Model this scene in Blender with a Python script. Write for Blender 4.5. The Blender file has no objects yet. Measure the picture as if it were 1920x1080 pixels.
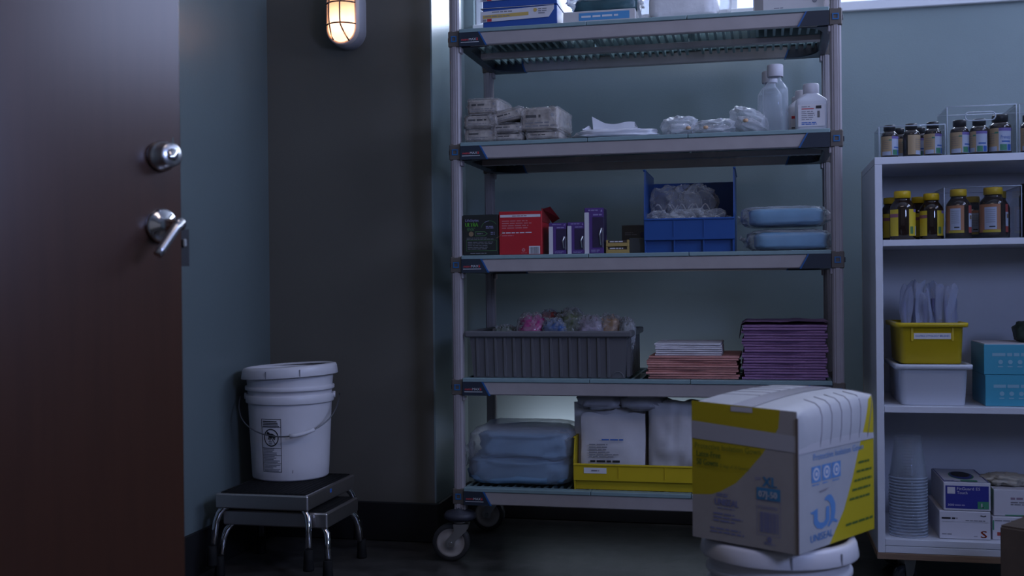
import bpy, math, random
from mathutils import Vector, Matrix, noise as mnoise

random.seed(7)
S = bpy.context.scene
COL = S.collection

# ------------------------------------------------------------------ camera
YAW, PITCH, ROLL, CAMH, FPX = math.radians(12.6), -0.0031, 0.0100, 0.895, 2078.7
fw = Vector((-math.sin(YAW) * math.cos(PITCH), math.cos(YAW) * math.cos(PITCH), math.sin(PITCH)))
rt = Vector((math.cos(YAW), math.sin(YAW), 0.0))
up = rt.cross(fw)
rt2 = rt * math.cos(ROLL) - up * math.sin(ROLL)
up2 = up * math.cos(ROLL) + rt * math.sin(ROLL)
cam_data = bpy.data.cameras.new('camera')
cam_data.sensor_width = 36.0
cam_data.lens = FPX / 1920.0 * 36.0
cam_data.clip_start = 0.05
cam_data.dof.use_dof = True
cam_data.dof.focus_distance = 3.5
cam_data.dof.aperture_fstop = 3.5
cam = bpy.data.objects.new('camera', cam_data)
COL.objects.link(cam)
M = Matrix((rt2, up2, -fw)).transposed().to_4x4()
M.translation = Vector((0, 0, CAMH))
cam.matrix_world = M
S.camera = cam

# ------------------------------------------------------------------ world, lights, exposure
S.view_settings.view_transform = 'Standard'
S.view_settings.look = 'None'
S.view_settings.gamma = 1.0
S.view_settings.use_curve_mapping = False
S.view_settings.exposure = 0.0
try:
    S.cycles.transparent_max_bounces = 32
except Exception:
    pass

world = bpy.data.worlds.new('overcast_sky')
S.world = world
world.use_nodes = True
bg = world.node_tree.nodes['Background']
bg.inputs['Color'].default_value = (0.46, 0.60, 1.0, 1)
bg.inputs['Strength'].default_value = 2.6

def area_light(name, loc, target, sx, sy, power, color, spread=180):
    ld = bpy.data.lights.new(name, 'AREA')
    ld.shape = 'RECTANGLE'; ld.size = sx; ld.size_y = sy
    ld.energy = power; ld.color = color; ld.spread = math.radians(spread)
    o = bpy.data.objects.new(name, ld)
    COL.objects.link(o)
    o.location = loc
    o.rotation_euler = (Vector(target) - Vector(loc)).to_track_quat('-Z', 'Y').to_euler()
    return o

# daylight entering the back and upper side windows
L_BACK = area_light('back_window_daylight', (0.27, 4.36, 2.24), (0.27, 3.0, 1.80), 2.66, 0.80, 95, (0.70, 0.79, 1.0))
L_SIDE = area_light('side_window_daylight', (1.90, 2.65, 2.24), (0.0, 2.55, 1.0), 2.0, 0.80, 54, (0.52, 0.62, 1.0))
L_KEY = area_light('added_key_light', (1.86, 0.62, 1.58), (0.2, 2.6, 1.1), 0.80, 0.62, 58, (0.40, 0.51, 1.0))  # key light added behind a made-up window low in the right wall
# warm fill light added at the ceiling, with a made-up panel
L_CEIL = area_light('added_warm_fill', (0.0, 1.2, 2.70), (0.0, 1.2, 0), 1.15, 0.55, 5.5, (1.0, 0.82, 0.74))
# fixtureless strip light added low behind the rack for the glow on the wall
L_LOW = area_light('added_wall_glow', (-0.46, 3.985, 0.285), (-0.46, 4.14, 0.345), 0.85, 0.03, 2.0, (0.78, 0.80, 1.0))

# ------------------------------------------------------------------ helpers
def link(o, parent=None):
    COL.objects.link(o)
    if parent is not None:
        o.parent = parent
    return o

def tag(o, label=None, cat=None, group=None, kind=None):
    if label: o['label'] = label
    if cat: o['category'] = cat
    if group: o['group'] = group
    if kind: o['kind'] = kind
    return o

def empty(name, loc, rz=0.0, label=None, cat=None, group=None):
    o = bpy.data.objects.new(name, None)
    o.empty_display_size = 0.05
    COL.objects.link(o)
    o.location = loc
    o.rotation_euler = (0, 0, rz)
    return tag(o, label, cat, group)

def copy_tree(o, parent=None):
    c = o.copy(); COL.objects.link(c)
    if parent is not None: c.parent = parent
    for ch in list(o.children): copy_tree(ch, c)
    return c

_MATS = {}
def mat(name, col=(.5, .5, .5), rough=.5, metal=0.0, spec=.5, vary=0.0, vscale=8.0, bump=0.0, bscale=60.0,
        coat=0.0, emit=None, estr=0.0, alpha=1.0, sss=0.0, trans=0.0, stretch=None, ior=1.45, fres=.8):
    if name in _MATS: return _MATS[name]
    m = bpy.data.materials.new(name); m.use_nodes = True
    nt = m.node_tree; b = nt.nodes['Principled BSDF']
    b.inputs['Base Color'].default_value = (*col, 1)
    b.inputs['Roughness'].default_value = rough
    b.inputs['Metallic'].default_value = metal
    b.inputs['Specular IOR Level'].default_value = spec
    b.inputs['Coat Weight'].default_value = coat
    b.inputs['IOR'].default_value = ior
    b.inputs['Transmission Weight'].default_value = trans
    if emit:
        b.inputs['Emission Color'].default_value = (*emit, 1)
        b.inputs['Emission Strength'].default_value = estr
    tc = nt.nodes.new('ShaderNodeTexCoord')
    src = tc.outputs['Object']
    if stretch:
        mp = nt.nodes.new('ShaderNodeMapping'); mp.inputs['Scale'].default_value = stretch
        nt.links.new(src, mp.inputs['Vector']); src = mp.outputs['Vector']
    if vary > 0:
        n = nt.nodes.new('ShaderNodeTexNoise'); n.inputs['Scale'].default_value = vscale; n.inputs['Detail'].default_value = 5
        nt.links.new(src, n.inputs['Vector'])
        r = nt.nodes.new('ShaderNodeValToRGB')
        lo = tuple(max(0, c * (1 - vary)) for c in col); hi = tuple(min(1, c * (1 + vary)) for c in col)
        r.color_ramp.elements[0].color = (*lo, 1); r.color_ramp.elements[0].position = .3
        r.color_ramp.elements[1].color = (*hi, 1); r.color_ramp.elements[1].position = .7
        nt.links.new(n.outputs['Fac'], r.inputs['Fac'])
        nt.links.new(r.outputs['Color'], b.inputs['Base Color'])
    if bump > 0:
        n2 = nt.nodes.new('ShaderNodeTexNoise'); n2.inputs['Scale'].default_value = bscale; n2.inputs['Detail'].default_value = 4
        nt.links.new(src, n2.inputs['Vector'])
        bp = nt.nodes.new('ShaderNodeBump'); bp.inputs['Strength'].default_value = bump; bp.inputs['Distance'].default_value = .01
        nt.links.new(n2.outputs['Fac'], bp.inputs['Height'])
        nt.links.new(bp.outputs['Normal'], b.inputs['Normal'])
    if alpha < 1.0:
        tr = nt.nodes.new('ShaderNodeBsdfTransparent')
        mx = nt.nodes.new('ShaderNodeMixShader')
        out = nt.nodes['Material Output']
        lw = nt.nodes.new('ShaderNodeLayerWeight'); lw.inputs['Blend'].default_value = .25
        ma = nt.nodes.new('ShaderNodeMath'); ma.operation = 'MULTIPLY_ADD'; ma.use_clamp = True
        ma.inputs[1].default_value = fres; ma.inputs[2].default_value = alpha
        nt.links.new(lw.outputs['Facing'], ma.inputs[0])
        nt.links.new(ma.outputs['Value'], mx.inputs['Fac'])
        nt.links.new(tr.outputs[0], mx.inputs[1]); nt.links.new(b.outputs[0], mx.inputs[2])
        nt.links.new(mx.outputs[0], out.inputs['Surface'])
    _MATS[name] = m
    return m

class MB:
    """collects shapes; build() links them as ONE mesh object"""
    def __init__(s): s.v = []; s.f = []; s.mi = []; s.mats = []; s.sm = []; s.cur = 0
    def use(s, m):
        if m not in s.mats: s.mats.append(m)
        s.cur = s.mats.index(m); return s
    def add(s, vs, fs, smooth=False):
        o = len(s.v); s.v += [tuple(v) for v in vs]
        for f in fs:
            s.f.append(tuple(i + o for i in f)); s.mi.append(s.cur); s.sm.append(smooth)
        return s
    def box(s, x0, x1, y0, y1, z0, z1, bev=0.0):
        if bev <= 0:
            vs = [(x, y, z) for z in (z0, z1) for y in (y0, y1) for x in (x0, x1)]
            fs = [(0, 2, 3, 1), (4, 5, 7, 6), (0, 1, 5, 4), (2, 6, 7, 3), (0, 4, 6, 2), (1, 3, 7, 5)]
            return s.add(vs, fs)
        b = min(bev, (x1 - x0) * .49, (y1 - y0) * .49, (z1 - z0) * .49)
        X = (x0, x1); Y = (y0, y1); Z = (z0, z1); vs = []; idx = {}
        for i in (0, 1):
            for j in (0, 1):
                for k in (0, 1):
                    sx, sy, sz = 1 - 2 * i, 1 - 2 * j, 1 - 2 * k
                    p = (X[i], Y[j], Z[k])
                    for ax in range(3):
                        q = list(p); d = (sx * b, sy * b, sz * b)
                        for a2 in range(3):
                            if a2 != ax: q[a2] += d[a2]
                        idx[(i, j, k, ax)] = len(vs); vs.append(tuple(q))
        fs = []
        for ax in range(3):
            o1, o2 = [a for a in range(3) if a != ax]
            for e in (0, 1):
                loop = []
                for (p, q) in ((0, 0), (1, 0), (1, 1), (0, 1)):
                    c = [0, 0, 0]; c[ax] = e; c[o1] = p; c[o2] = q
                    loop.append(idx[(*c, ax)])
                fs.append(tuple(loop))
        for ax in range(3):
            o1, o2 = [a for a in range(3) if a != ax]
            for p in (0, 1):
                for q in (0, 1):
                    c0 = [0, 0, 0]; c0[o1] = p; c0[o2] = q; c1 = list(c0); c1[ax] = 1
                    fs.append((idx[(*c0, o1)], idx[(*c1, o1)], idx[(*c1, o2)], idx[(*c0, o2)]))
        for i in (0, 1):
            for j in (0, 1):
                for k in (0, 1): fs.append((idx[(i, j, k, 0)], idx[(i, j, k, 1)], idx[(i, j, k, 2)]))
        return s.add(vs, fs)
    def lathe(s, prof, n=32, c=(0, 0, 0), axis='z', smooth=True, cap0=True, cap1=True, a0=0.0, a1=2 * math.pi):
        """prof: list of (r, h)"""
        full = abs(a1 - a0 - 2 * math.pi) < 1e-6
        m = n if full else n + 1
        vs = []
        for r, h in prof:
            for i in range(m):
                a = a0 + (a1 - a0) * i / n
                p = (r * math.cos(a), r * math.sin(a), h)
                if axis == 'y': p = (p[0], p[2], p[1])
                if axis == 'x': p = (p[2], p[0], p[1])
                vs.append((p[0] + c[0], p[1] + c[1], p[2] + c[2]))
        fs = []
        for j in range(len(prof) - 1):
            for i in range(n):
                i2 = (i + 1) % m if full else i + 1
                fs.append((j * m + i, j * m + i2, (j + 1) * m + i2, (j + 1) * m + i))
        s.add(vs, fs, smooth)
        if full:
            o = len(s.v) - len(vs)
            if cap0: s.f.append(tuple(o + i for i in reversed(range(m)))); s.mi.append(s.cur); s.sm.append(False)
            if cap1: s.f.append(tuple(o + (len(prof) - 1) * m + i for i in range(m))); s.mi.append(s.cur); s.sm.append(False)
        return s
    def cyl(s, p0, p1, r, n=16, r1=None): return s.tube([p0, p1], r, n, r1=r1)
    def tube(s, pts, r, n=10, closed=False, r1=None):
        P = [Vector(p) for p in pts]; m = len(P); vs = []; prev = None
        for i, p in enumerate(P):
            if closed: t = P[(i + 1) % m] - P[i - 1]
            elif i == 0: t = P[1] - P[0]
            elif i == m - 1: t = P[-1] - P[-2]
            else: t = (P[i + 1] - P[i]).normalized() + (P[i] - P[i - 1]).normalized()
            t.normalize()
            if prev is None:
                a = Vector((0, 0, 1)) if abs(t.z) < .9 else Vector((1, 0, 0))
                u = t.cross(a).normalized()
            else:
                u = (prev - t * prev.dot(t)).normalized()
            prev = u; w = t.cross(u)
            rr = r if r1 is None else r + (r1 - r) * i / (m - 1)
            for k in range(n):
                a = 2 * math.pi * k / n
                vs.append(p + u * (rr * math.cos(a)) + w * (rr * math.sin(a)))
        fs = []
        for i in range(m if closed else m - 1):
            i2 = (i + 1) % m
            for k in range(n):
                k2 = (k + 1) % n
                fs.append((i * n + k, i * n + k2, i2 * n + k2, i2 * n + k))
        s.add(vs, fs, True)
        if not closed:
            o = len(s.v) - len(vs)
            s.f.append(tuple(o + k for k in reversed(range(n)))); s.mi.append(s.cur); s.sm.append(False)
            s.f.append(tuple(o + (m - 1) * n + k for k in range(n))); s.mi.append(s.cur); s.sm.append(False)
        return s
    def prism(s, poly, a, b, axis='y', smooth=False):
        """poly in the two other axes, extruded along axis from a to b"""
        n = len(poly)
        def P(p, h):
            return {'y': (p[0], h, p[1]), 'z': (p[0], p[1], h), 'x': (h, p[0], p[1])}[axis]
        vs = [P(p, a) for p in poly] + [P(p, b) for p in poly]
        o = len(s.v)
        s.add(vs, [(i, (i + 1) % n, n + (i + 1) % n, n + i) for i in range(n)], smooth)
        s.f.append(tuple(o + i for i in reversed(range(n)))); s.mi.append(s.cur); s.sm.append(False)
        s.f.append(tuple(o + n + i for i in range(n))); s.mi.append(s.cur); s.sm.append(False)
        return s
    def grid(s, fn, nu, nv, smooth=True, wrap_u=False):
        vs = [fn(i / nu, j / nv) for j in range(nv + 1) for i in range(nu + (0 if wrap_u else 1))]
        m = nu if wrap_u else nu + 1
        fs = []
        for j in range(nv):
            for i in range(nu):
                i2 = (i + 1) % m if wrap_u else i + 1
                fs.append((j * m + i, j * m + i2, (j + 1) * m + i2, (j + 1) * m + i))
        return s.add(vs, fs, smooth)
    def xform(s, mtx):
        s.v = [tuple(mtx @ Vector(v)) for v in s.v]; return s
    def build(s, name, m=None, parent=None, fix=True):
        me = bpy.data.meshes.new(name)
        me.from_pydata(s.v, [], s.f)
        if s.mats:
            for mm in s.mats: me.materials.append(mm)
            me.polygons.foreach_set('material_index', s.mi)
        elif m is not None: me.materials.append(m)
        me.polygons.foreach_set('use_smooth', s.sm)
        me.update()
        if fix:
            import bmesh
            bm = bmesh.new(); bm.from_mesh(me)
            bmesh.ops.recalc_face_normals(bm, faces=bm.faces[:])
            bm.to_mesh(me); bm.free()
        o = bpy.data.objects.new(name, me)
        return link(o, parent)

def part(name, m, parent, *boxes, bev=0.0):
    b = MB()
    for bx in boxes: b.box(*bx, bev=bev)
    return b.build(name, m, parent)

def struct(o): o['kind'] = 'structure'; return o

def rot2(p, a): return (p[0] * math.cos(a) - p[1] * math.sin(a), p[0] * math.sin(a) + p[1] * math.cos(a))

# flat print on a plane -------------------------------------------------------
def text_mesh(txt):
    cu = bpy.data.curves.new('t', 'FONT'); cu.body = txt; cu.resolution_u = 2; cu.size = 1.0
    o = bpy.data.objects.new('t', cu)
    me = bpy.data.meshes.new_from_object(o)
    vs = [tuple(v.co) for v in me.vertices]; fs = [tuple(p.vertices) for p in me.polygons]
    bpy.data.objects.remove(o); bpy.data.curves.remove(cu); bpy.data.meshes.remove(me)
    return vs, fs

class Print:
    """flat print: O origin, ex right, ey up, n out of the surface; everything lands in one mesh"""
    def __init__(s, O, ex, ey, lift=.0006):
        s.O = Vector(O); s.ex = Vector(ex).normalized(); s.ey = Vector(ey).normalized()
        s.n = s.ex.cross(s.ey); s.lift = lift; s.k = 0; s.mb = MB()
    def pt(s, x, y, l=None): return s.O + s.ex * x + s.ey * y + s.n * (s.lift if l is None else l)
    def poly(s, m, pts, layer=0):
        s.mb.use(m); l = s.lift * (1 + layer)
        vs = [s.pt(x, y, l) for x, y in pts]
        s.mb.add(vs, [tuple(range(len(vs)))]); return s
    def rect(s, m, x0, y0, x1, y1, layer=0): return s.poly(m, [(x0, y0), (x1, y0), (x1, y1), (x0, y1)], layer)
    def ring(s, m, cx, cy, r0, r1, n=28, layer=0, a0=0, a1=2 * math.pi):
        s.mb.use(m); l = s.lift * (1 + layer)
        for i in range(n):
            t0 = a0 + (a1 - a0) * i / n; t1 = a0 + (a1 - a0) * (i + 1) / n
            vs = [s.pt(cx + r * math.cos(t), cy + r * math.sin(t), l) for r, t in ((r0, t0), (r1, t0), (r1, t1), (r0, t1))]
            s.mb.add(vs, [(0, 1, 2, 3)])
        return s
    def disc(s, m, cx, cy, r, n=24, layer=0):
        return s.poly(m, [(cx + r * math.cos(2 * math.pi * i / n), cy + r * math.sin(2 * math.pi * i / n)) for i in range(n)], layer)
    def frame(s, m, x0, y0, x1, y1, w, layer=0):
        s.rect(m, x0, y0, x1, y0 + w, layer); s.rect(m, x0, y1 - w, x1, y1, layer)
        s.rect(m, x0, y0 + w, x0 + w, y1 - w, layer); return s.rect(m, x1 - w, y0 + w, x1, y1 - w, layer)
    def lines(s, m, x0, y0, x1, y1, n, fill=.5, layer=0, seed=0, ragged=.35):
        """rows of unreadably small print"""
        R = random.Random(seed + n); h = (y1 - y0) / n
        for i in range(n):
            y = y1 - (i + 1) * h
            x = x0; xe = x1 - (x1 - x0) * R.random() * ragged
            while x < xe - .002:
                w = min(xe - x, h * (1.2 + 2.4 * R.random()))
                s.rect(m, x, y + h * (1 - fill) * .5, x + w, y + h * (1 + fill) * .5, layer)
                x += w + h * .45
        return s
    def bars(s, m, x0, y0, x1, y1, n=22, layer=0, seed=3):
        R = random.Random(seed); x = x0; st = (x1 - x0) / n
        for i in range(n):
            w = st * R.choice((.3, .45, .7)); s.rect(m, x0 + i * st, y0, x0 + i * st + w, y1, layer)
        return s
    def text(s, m, txt, x, y, h, w=None, layer=0, slant=0.0, bold=0.0):
        vs, fs = text_mesh(txt)
        if not vs: return s
        x0 = min(v[0] for v in vs); x1 = max(v[0] for v in vs); k = h / .70
        kx = k if w is None else w / max(1e-6, x1 - x0)
        s.mb.use(m); l = s.lift * (1 + layer)
        offs = (0,) if bold <= 0 else (-bold, bold)
        for dx in offs:
            s.mb.add([s.pt(x + dx + (v[0] - x0) * kx + slant * v[1] * k, y + v[1] * k, l) for v in vs], fs)
        return s
    def build(s, name, parent): return s.mb.build(name, None, parent, fix=False)

# crumpled soft things ---------------------------------------------------------
def sgnpow(a, e): return math.copysign(abs(a) ** e, a)

def crumple(name, m, parent, c, size, seed, amp=.12, freq=2.2, e=.45, nu=40, nv=22, ridge=.5, rz=0.0, flat=True, tilt=None, mb=None):
    """a soft super-ellipsoid bag with creases; c = centre of its base, size = full extents"""
    b = mb or MB(); off = Vector((seed * 7.3, seed * 3.1, seed * 1.7)); sx, sy, sz = size
    def fn(u, v):
        a = -math.pi + 2 * math.pi * u; t = -math.pi / 2 + math.pi * v
        d = Vector((sgnpow(math.cos(t), e) * sgnpow(math.cos(a), e), sgnpow(math.cos(t), e) * sgnpow(math.sin(a), e), sgnpow(math.sin(t), e)))
        q = d * freq + off
        n1 = mnoise.noise(q); n2 = 1 - 2 * abs(mnoise.noise(q * 2.1 + Vector((5, 2, 9)))); n3 = mnoise.noise(q * 4.7)
        k = 1 + amp * (n1 * (1 - ridge) + (n2 - .5) * ridge + .3 * n3)
        p = Vector((d.x * k * sx * .5, d.y * k * sy * .5, d.z * k * sz * .5))
        if tilt: p.z += tilt * p.x
        if flat: p.z = max(p.z, -sz * .5)
        x, y = rot2((p.x, p.y), rz)
        return (c[0] + x, c[1] + y, c[2] + sz * .5 + p.z)
    b.grid(fn, nu, nv, True, wrap_u=True)
    if mb: return None
    return b.build(name, m, parent)

def pouch(name, m, parent, c, w, h, thick, seed, rz=0.0, lean=0.0, curl=.01, nu=16, nv=18):
    """an upright sealed pouch, base centre at c: closed front and back sheets with sealed edges"""
    b = MB(); off = Vector((seed * 5.1, seed * 2.3, 0))
    def side(sg):
        def fn(u, v):
            x = (u - .5) * w
            env = (math.sin(math.pi * min(1, max(0, u))) ** .5) * (math.sin(math.pi * min(1, max(0, v))) ** .4)
            n = mnoise.noise(Vector((u * 3, v * 3, sg)) + off)
            n2 = 1 - 2 * abs(mnoise.noise(Vector((u * 5, v * 4, sg * 2)) + off))
            y = sg * thick * .5 * env * (1 + .5 * n + .25 * n2)
            wob = curl * mnoise.noise(Vector((u * 2, v * 2, 7)) + off) * (1 + v)
            zt = h * v + (v ** 6) * curl * 1.6 * mnoise.noise(Vector((u * 4, 0, 3)) + off)
            X, Y = rot2((x + .25 * wob, y + wob + lean * v), rz)
            return (c[0] + X, c[1] + Y, c[2] + zt)
        return fn
    b.grid(side(1), nu, nv); b.grid(side(-1), nu, nv)
    return b.build(name, m, parent)
# ------------------------------------------------------------------ materials
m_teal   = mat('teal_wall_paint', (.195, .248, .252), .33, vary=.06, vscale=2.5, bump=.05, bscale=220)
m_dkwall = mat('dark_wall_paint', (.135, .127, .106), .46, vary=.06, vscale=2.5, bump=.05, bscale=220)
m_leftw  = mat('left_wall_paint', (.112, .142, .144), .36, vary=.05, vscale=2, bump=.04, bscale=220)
m_ceil   = mat('ceiling_white', (.55, .56, .58), .9)
m_floor  = mat('dark_polished_floor', (.050, .047, .044), .30, vary=.45, vscale=14, bump=.10, bscale=24)
m_base   = mat('black_cove_base', (.012, .012, .013), .45)
m_trim   = mat('white_window_paint', (.62, .63, .66), .45)
m_pane   = mat('window_glass', (.08, .09, .10), .03, alpha=.04)
m_wood   = mat('brown_door_veneer', (.044, .0165, .0082), .27, spec=.6, vary=.08, vscale=3.0, stretch=(14, 14, .8))
m_steel  = mat('brushed_steel', (.55, .55, .56), .28, metal=1)
m_chrome = mat('chrome', (.62, .62, .64), .10, metal=1, bump=.015, bscale=12)
m_dkmetal= mat('dark_bronze_metal', (.03, .03, .032), .4, metal=.6)
m_white  = mat('white_laminate', (.62, .64, .70), .38, vary=.03)
m_ply    = mat('plywood_edge', (.23, .15, .10), .7, vary=.25, vscale=10, stretch=(1, 1, 40))
m_pail   = mat('white_polyethylene', (.60, .58, .60), .36, vary=.04, bump=.02, bscale=30, sss=0)
m_post   = mat('taupe_epoxy', (.30, .27, .28), .45, vary=.05, vscale=20)
m_beam   = mat('taupe_beam_epoxy', (.34, .305, .30), .42, vary=.05, vscale=18)
m_matg   = mat('grey_green_polymer', (.20, .29, .30), .42, vary=.05, vscale=30)
m_navy   = mat('navy_polymer', (.018, .026, .042), .36)
m_blue_e = mat('blue_polymer_edge', (.012, .085, .26), .4)
m_collar = mat('brown_collar_polymer', (.105, .088, .075), .5)
m_sqblue = mat('blue_release_tab', (.02, .12, .30), .4)
m_rubber = mat('black_rubber', (.010, .010, .010), .7, spec=.15)
m_tire   = mat('grey_tyre', (.035, .035, .038), .55)
m_hub    = mat('cream_hub', (.40, .37, .36), .45)
m_red    = mat('print_red', (.45, .02, .03), .5)
m_whitep = mat('print_white', (.62, .62, .64), .5)
m_black  = mat('print_black', (.012, .012, .014), .5)
m_greyp  = mat('print_grey', (.20, .20, .22), .5)
m_bluep  = mat('print_blue', (.03, .12, .42), .5)
m_card   = mat('white_card', (.52, .49, .48), .6, vary=.06)
m_paper  = mat('white_paper', (.66, .65, .66), .6)
m_kraft  = mat('shade_darkened_kraft', (.085, .060, .042), .75, vary=.12, vscale=30)  # kraft colour darkened to stand for the shade falling on the box
m_yellow = mat('yellow_polypropylene', (.55, .40, .012), .38, vary=.04)
m_yelprt = mat('yellow_print', (.44, .34, .010), .55)
m_film   = mat('clear_film', (.55, .57, .60), .14, alpha=.10, bump=.25, bscale=22)
m_filmw  = mat('milky_film', (.72, .73, .76), .18, alpha=.34, bump=.3, bscale=35)
m_acryl  = mat('clear_acrylic', (.10, .12, .14), .04, alpha=.05, fres=.5)
m_amber  = mat('dark_amber_glass', (.020, .011, .008), .08, coat=.4)
m_cap    = mat('black_cap', (.014, .014, .015), .35)
m_capy   = mat('yellow_cap', (.62, .42, .015), .4)

# ------------------------------------------------------------------ the room
H = 2.72
XL, YA, XR, YB, XE = -1.72, 3.70, -1.104, 4.14, 1.66

o = MB().box(-2.7, 1.8, -1.8, 4.4, -.12, 0).build('floor', m_floor); struct(o)
o = MB().box(-2.7, 1.8, -1.8, 4.4, H, H + .12).build('ceiling', m_ceil); struct(o)
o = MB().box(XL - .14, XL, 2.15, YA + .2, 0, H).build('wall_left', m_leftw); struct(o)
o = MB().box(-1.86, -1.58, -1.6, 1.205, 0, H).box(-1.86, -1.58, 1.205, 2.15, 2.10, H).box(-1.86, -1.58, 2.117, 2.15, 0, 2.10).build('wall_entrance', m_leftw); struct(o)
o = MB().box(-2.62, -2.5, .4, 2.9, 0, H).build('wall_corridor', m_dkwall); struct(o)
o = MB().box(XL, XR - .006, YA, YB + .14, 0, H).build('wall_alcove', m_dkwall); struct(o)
o = MB().box(XR - .006, XR, YA + .001, YB + .02, 0, H).build('wall_return', m_teal); struct(o)
WX0, WX1, WZ0, WZ1 = -1.066, 1.61, 1.858, 2.56
o = (MB().box(XR, XE, YB, YB + .14, 0, WZ0).box(XR, XE, YB, YB + .14, WZ1, H)
     .box(XR, WX0, YB, YB + .14, WZ0, WZ1).box(WX1, XE, YB, YB + .14, WZ0, WZ1).build('wall_back', m_teal)); struct(o)
o = (MB().box(XE, XE + .14, -1.6, YB + .14, 0, 1.25).box(XE, XE + .14, -1.6, .26, 1.25, 1.80).box(XE, XE + .14, .98, YB + .14, 1.25, 1.80).box(XE, XE + .14, -1.6, YB + .14, 1.80, 1.858).box(XE, XE + .14, -1.6, YB + .14, 2.56, H)
     .box(XE, XE + .14, -1.6, 1.65, 1.858, 2.56).box(XE, XE + .14, 3.65, YB + .14, 1.858, 2.56).build('wall_right', m_teal)); struct(o)
o = MB().box(-1.86, 1.80, -1.74, -1.6, 0, H).build('wall_front', mat('pale_warm_wall', (.50, .46, .43), .6)); struct(o)

def baseboard(name, x0, x1, y0, y1):
    b = MB().box(x0, x1, y0, y1, 0.0005, .138, bev=.004)
    struct(b.build(name, m_base))
baseboard('baseboard_left', XL, XL + .010, 2.16, YA)
baseboard('baseboard_alcove', XL + .010, XR + .010, YA - .010, YA)
baseboard('baseboard_return', XR, XR + .010, YA, YB - .010)
baseboard('baseboard_back', XR, XE - .01, YB - .010, YB)

w = struct(empty('window_1', (0, YB, WZ0)))
def wbox(name, m, x0, x1, y0, y1, z0, z1):
    return part(name, m, w, (x0, x1, y0, y1, z0 - WZ0, z1 - WZ0), bev=.003)
wbox('window_sill', m_trim, WX0 - .0, WX1, -.022, .10, WZ0, WZ0 + .034)
wbox('window_head', m_trim, WX0, WX1, -.01, .09, WZ1 - .04, WZ1)
for x in (WX0, -.10, .83, WX1 - .03): wbox('mullion', m_trim, x, x + .03, .03, .09, WZ0 + .034, WZ1 - .04)
for x0, x1 in ((WX0 + .03, -.10), (-.07, .83), (.86, WX1 - .03)):
    wbox('pane', m_pane, x0, x1, .058, .064, WZ0 + .034, WZ1 - .04)
w = struct(empty('window_2', (XE, 2.65, WZ0)))
for nm, m, bx in (('window_sill', m_trim, (-.022, .10, -1.0, 1.0, 0, .034)), ('window_head', m_trim, (-.01, .09, -1.0, 1.0, .662, .702)),
                  ('mullion', m_trim, (.03, .09, -1.0, -.97, .034, .662)), ('mullion', m_trim, (.03, .09, -.015, .015, .034, .662)), ('mullion', m_trim, (.03, .09, .97, 1.0, .034, .662)),
                  ('pane', m_pane, (.058, .064, -.97, -.015, .034, .662)), ('pane', m_pane, (.058, .064, .015, .97, .034, .662))):
    part(nm, m, w, bx)
w = struct(empty('added_key_window', (XE, .62, 1.25)))  # made-up window, put in the right wall to admit the added key light
for nm, m, bx in (('window_sill', m_trim, (-.022, .10, -.36, .36, 0, .034)), ('window_head', m_trim, (-.01, .09, -.36, .36, .516, .55)),
                  ('window_jamb', m_trim, (.0, .09, -.36, -.33, .034, .516)), ('window_jamb', m_trim, (.0, .09, .33, .36, .034, .516)), ('pane', m_pane, (.058, .064, -.33, .33, .034, .516))):
    part(nm, m, w, bx)
# made-up ceiling frame around the added warm fill light
cp = struct(empty('trim_1', (0, 1.2, H)))
part('fill_light_frame', m_trim, cp, (-.62, .62, -.32, -.29, -.015, 0), (-.62, .62, .29, .32, -.015, 0), (-.62, -.59, -.29, .29, -.015, 0), (.59, .62, -.29, .29, -.015, 0))

# ------------------------------------------------------------------ the door
HX, HY = -1.557, 1.207
dang = math.atan2(2.004 - HY, -1.118 - HX)           # leaf direction, from hinge to free edge
LEAF = .91
door = struct(empty('door_1', (HX, HY, 0), dang))
# local x runs along the leaf, local -y is the face seen by the camera
part('door_leaf', m_wood, door, (0, LEAF, 0, .044, .012, 2.085), bev=.002)
dx = LEAF - .046
b = MB().lathe([(.0, -.0), (.030, -.0), (.030, -.010), (.0265, -.016), (.0235, -.018), (.0235, -.040), (.020, -.043), (0, -.043)], 28, (dx, 0, 1.152), 'y', cap0=False, cap1=False)
db = b.build('deadbolt', m_steel, door)
MB().lathe([(0, -.0435), (.012, -.0435), (.012, -.0455), (0, -.0455)], 20, (dx, 0, 1.152), 'y').box(dx - .0016, dx + .0016, -.0462, -.0452, 1.172, 1.184).build('key_cylinder', m_chrome, db)
lz = 1.016
rose = MB().lathe([(0, 0), (.034, 0), (.034, -.008), (.029, -.014), (.014, -.016), (.011, -.060), (.011, -.072), (0, -.072)], 28, (dx, 0, lz), 'y', cap0=False, cap1=False).build('lever_handle', m_chrome, door)
lv = MB()
pts = [(dx + .006, -.064, lz + .006)] + [(dx - .0085 * i, -.066 - .001 * i, lz + .004 - .0105 * i) for i in range(1, 7)]
lv.tube(pts, .0105, 10, r1=.0085); lv.build('lever', m_steel, rose)
lp = part('latch_plate', m_dkmetal, door, (LEAF - .004, LEAF + .020, .006, .010, lz - .078, lz - .004))
part('latch_bolt', m_steel, lp, (LEAF + .003, LEAF + .011, -.002, .006, lz - .040, lz - .024), bev=.002)
for z in (.25, 1.05, 1.85):
    MB().cyl((-.006, -.004, z - .05), (-.006, -.004, z + .05), .007, 10).build('hinge', m_steel, door)
tr = struct(empty('trim_2', (-1.58, 1.66, 0)))
part('door_jamb', m_dkmetal, tr, (-.27, .012, -.455, -.425, 0, 2.10), (-.27, .012, .427, .457, 0, 2.10), (-.27, .012, -.455, .457, 2.07, 2.10))

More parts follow.
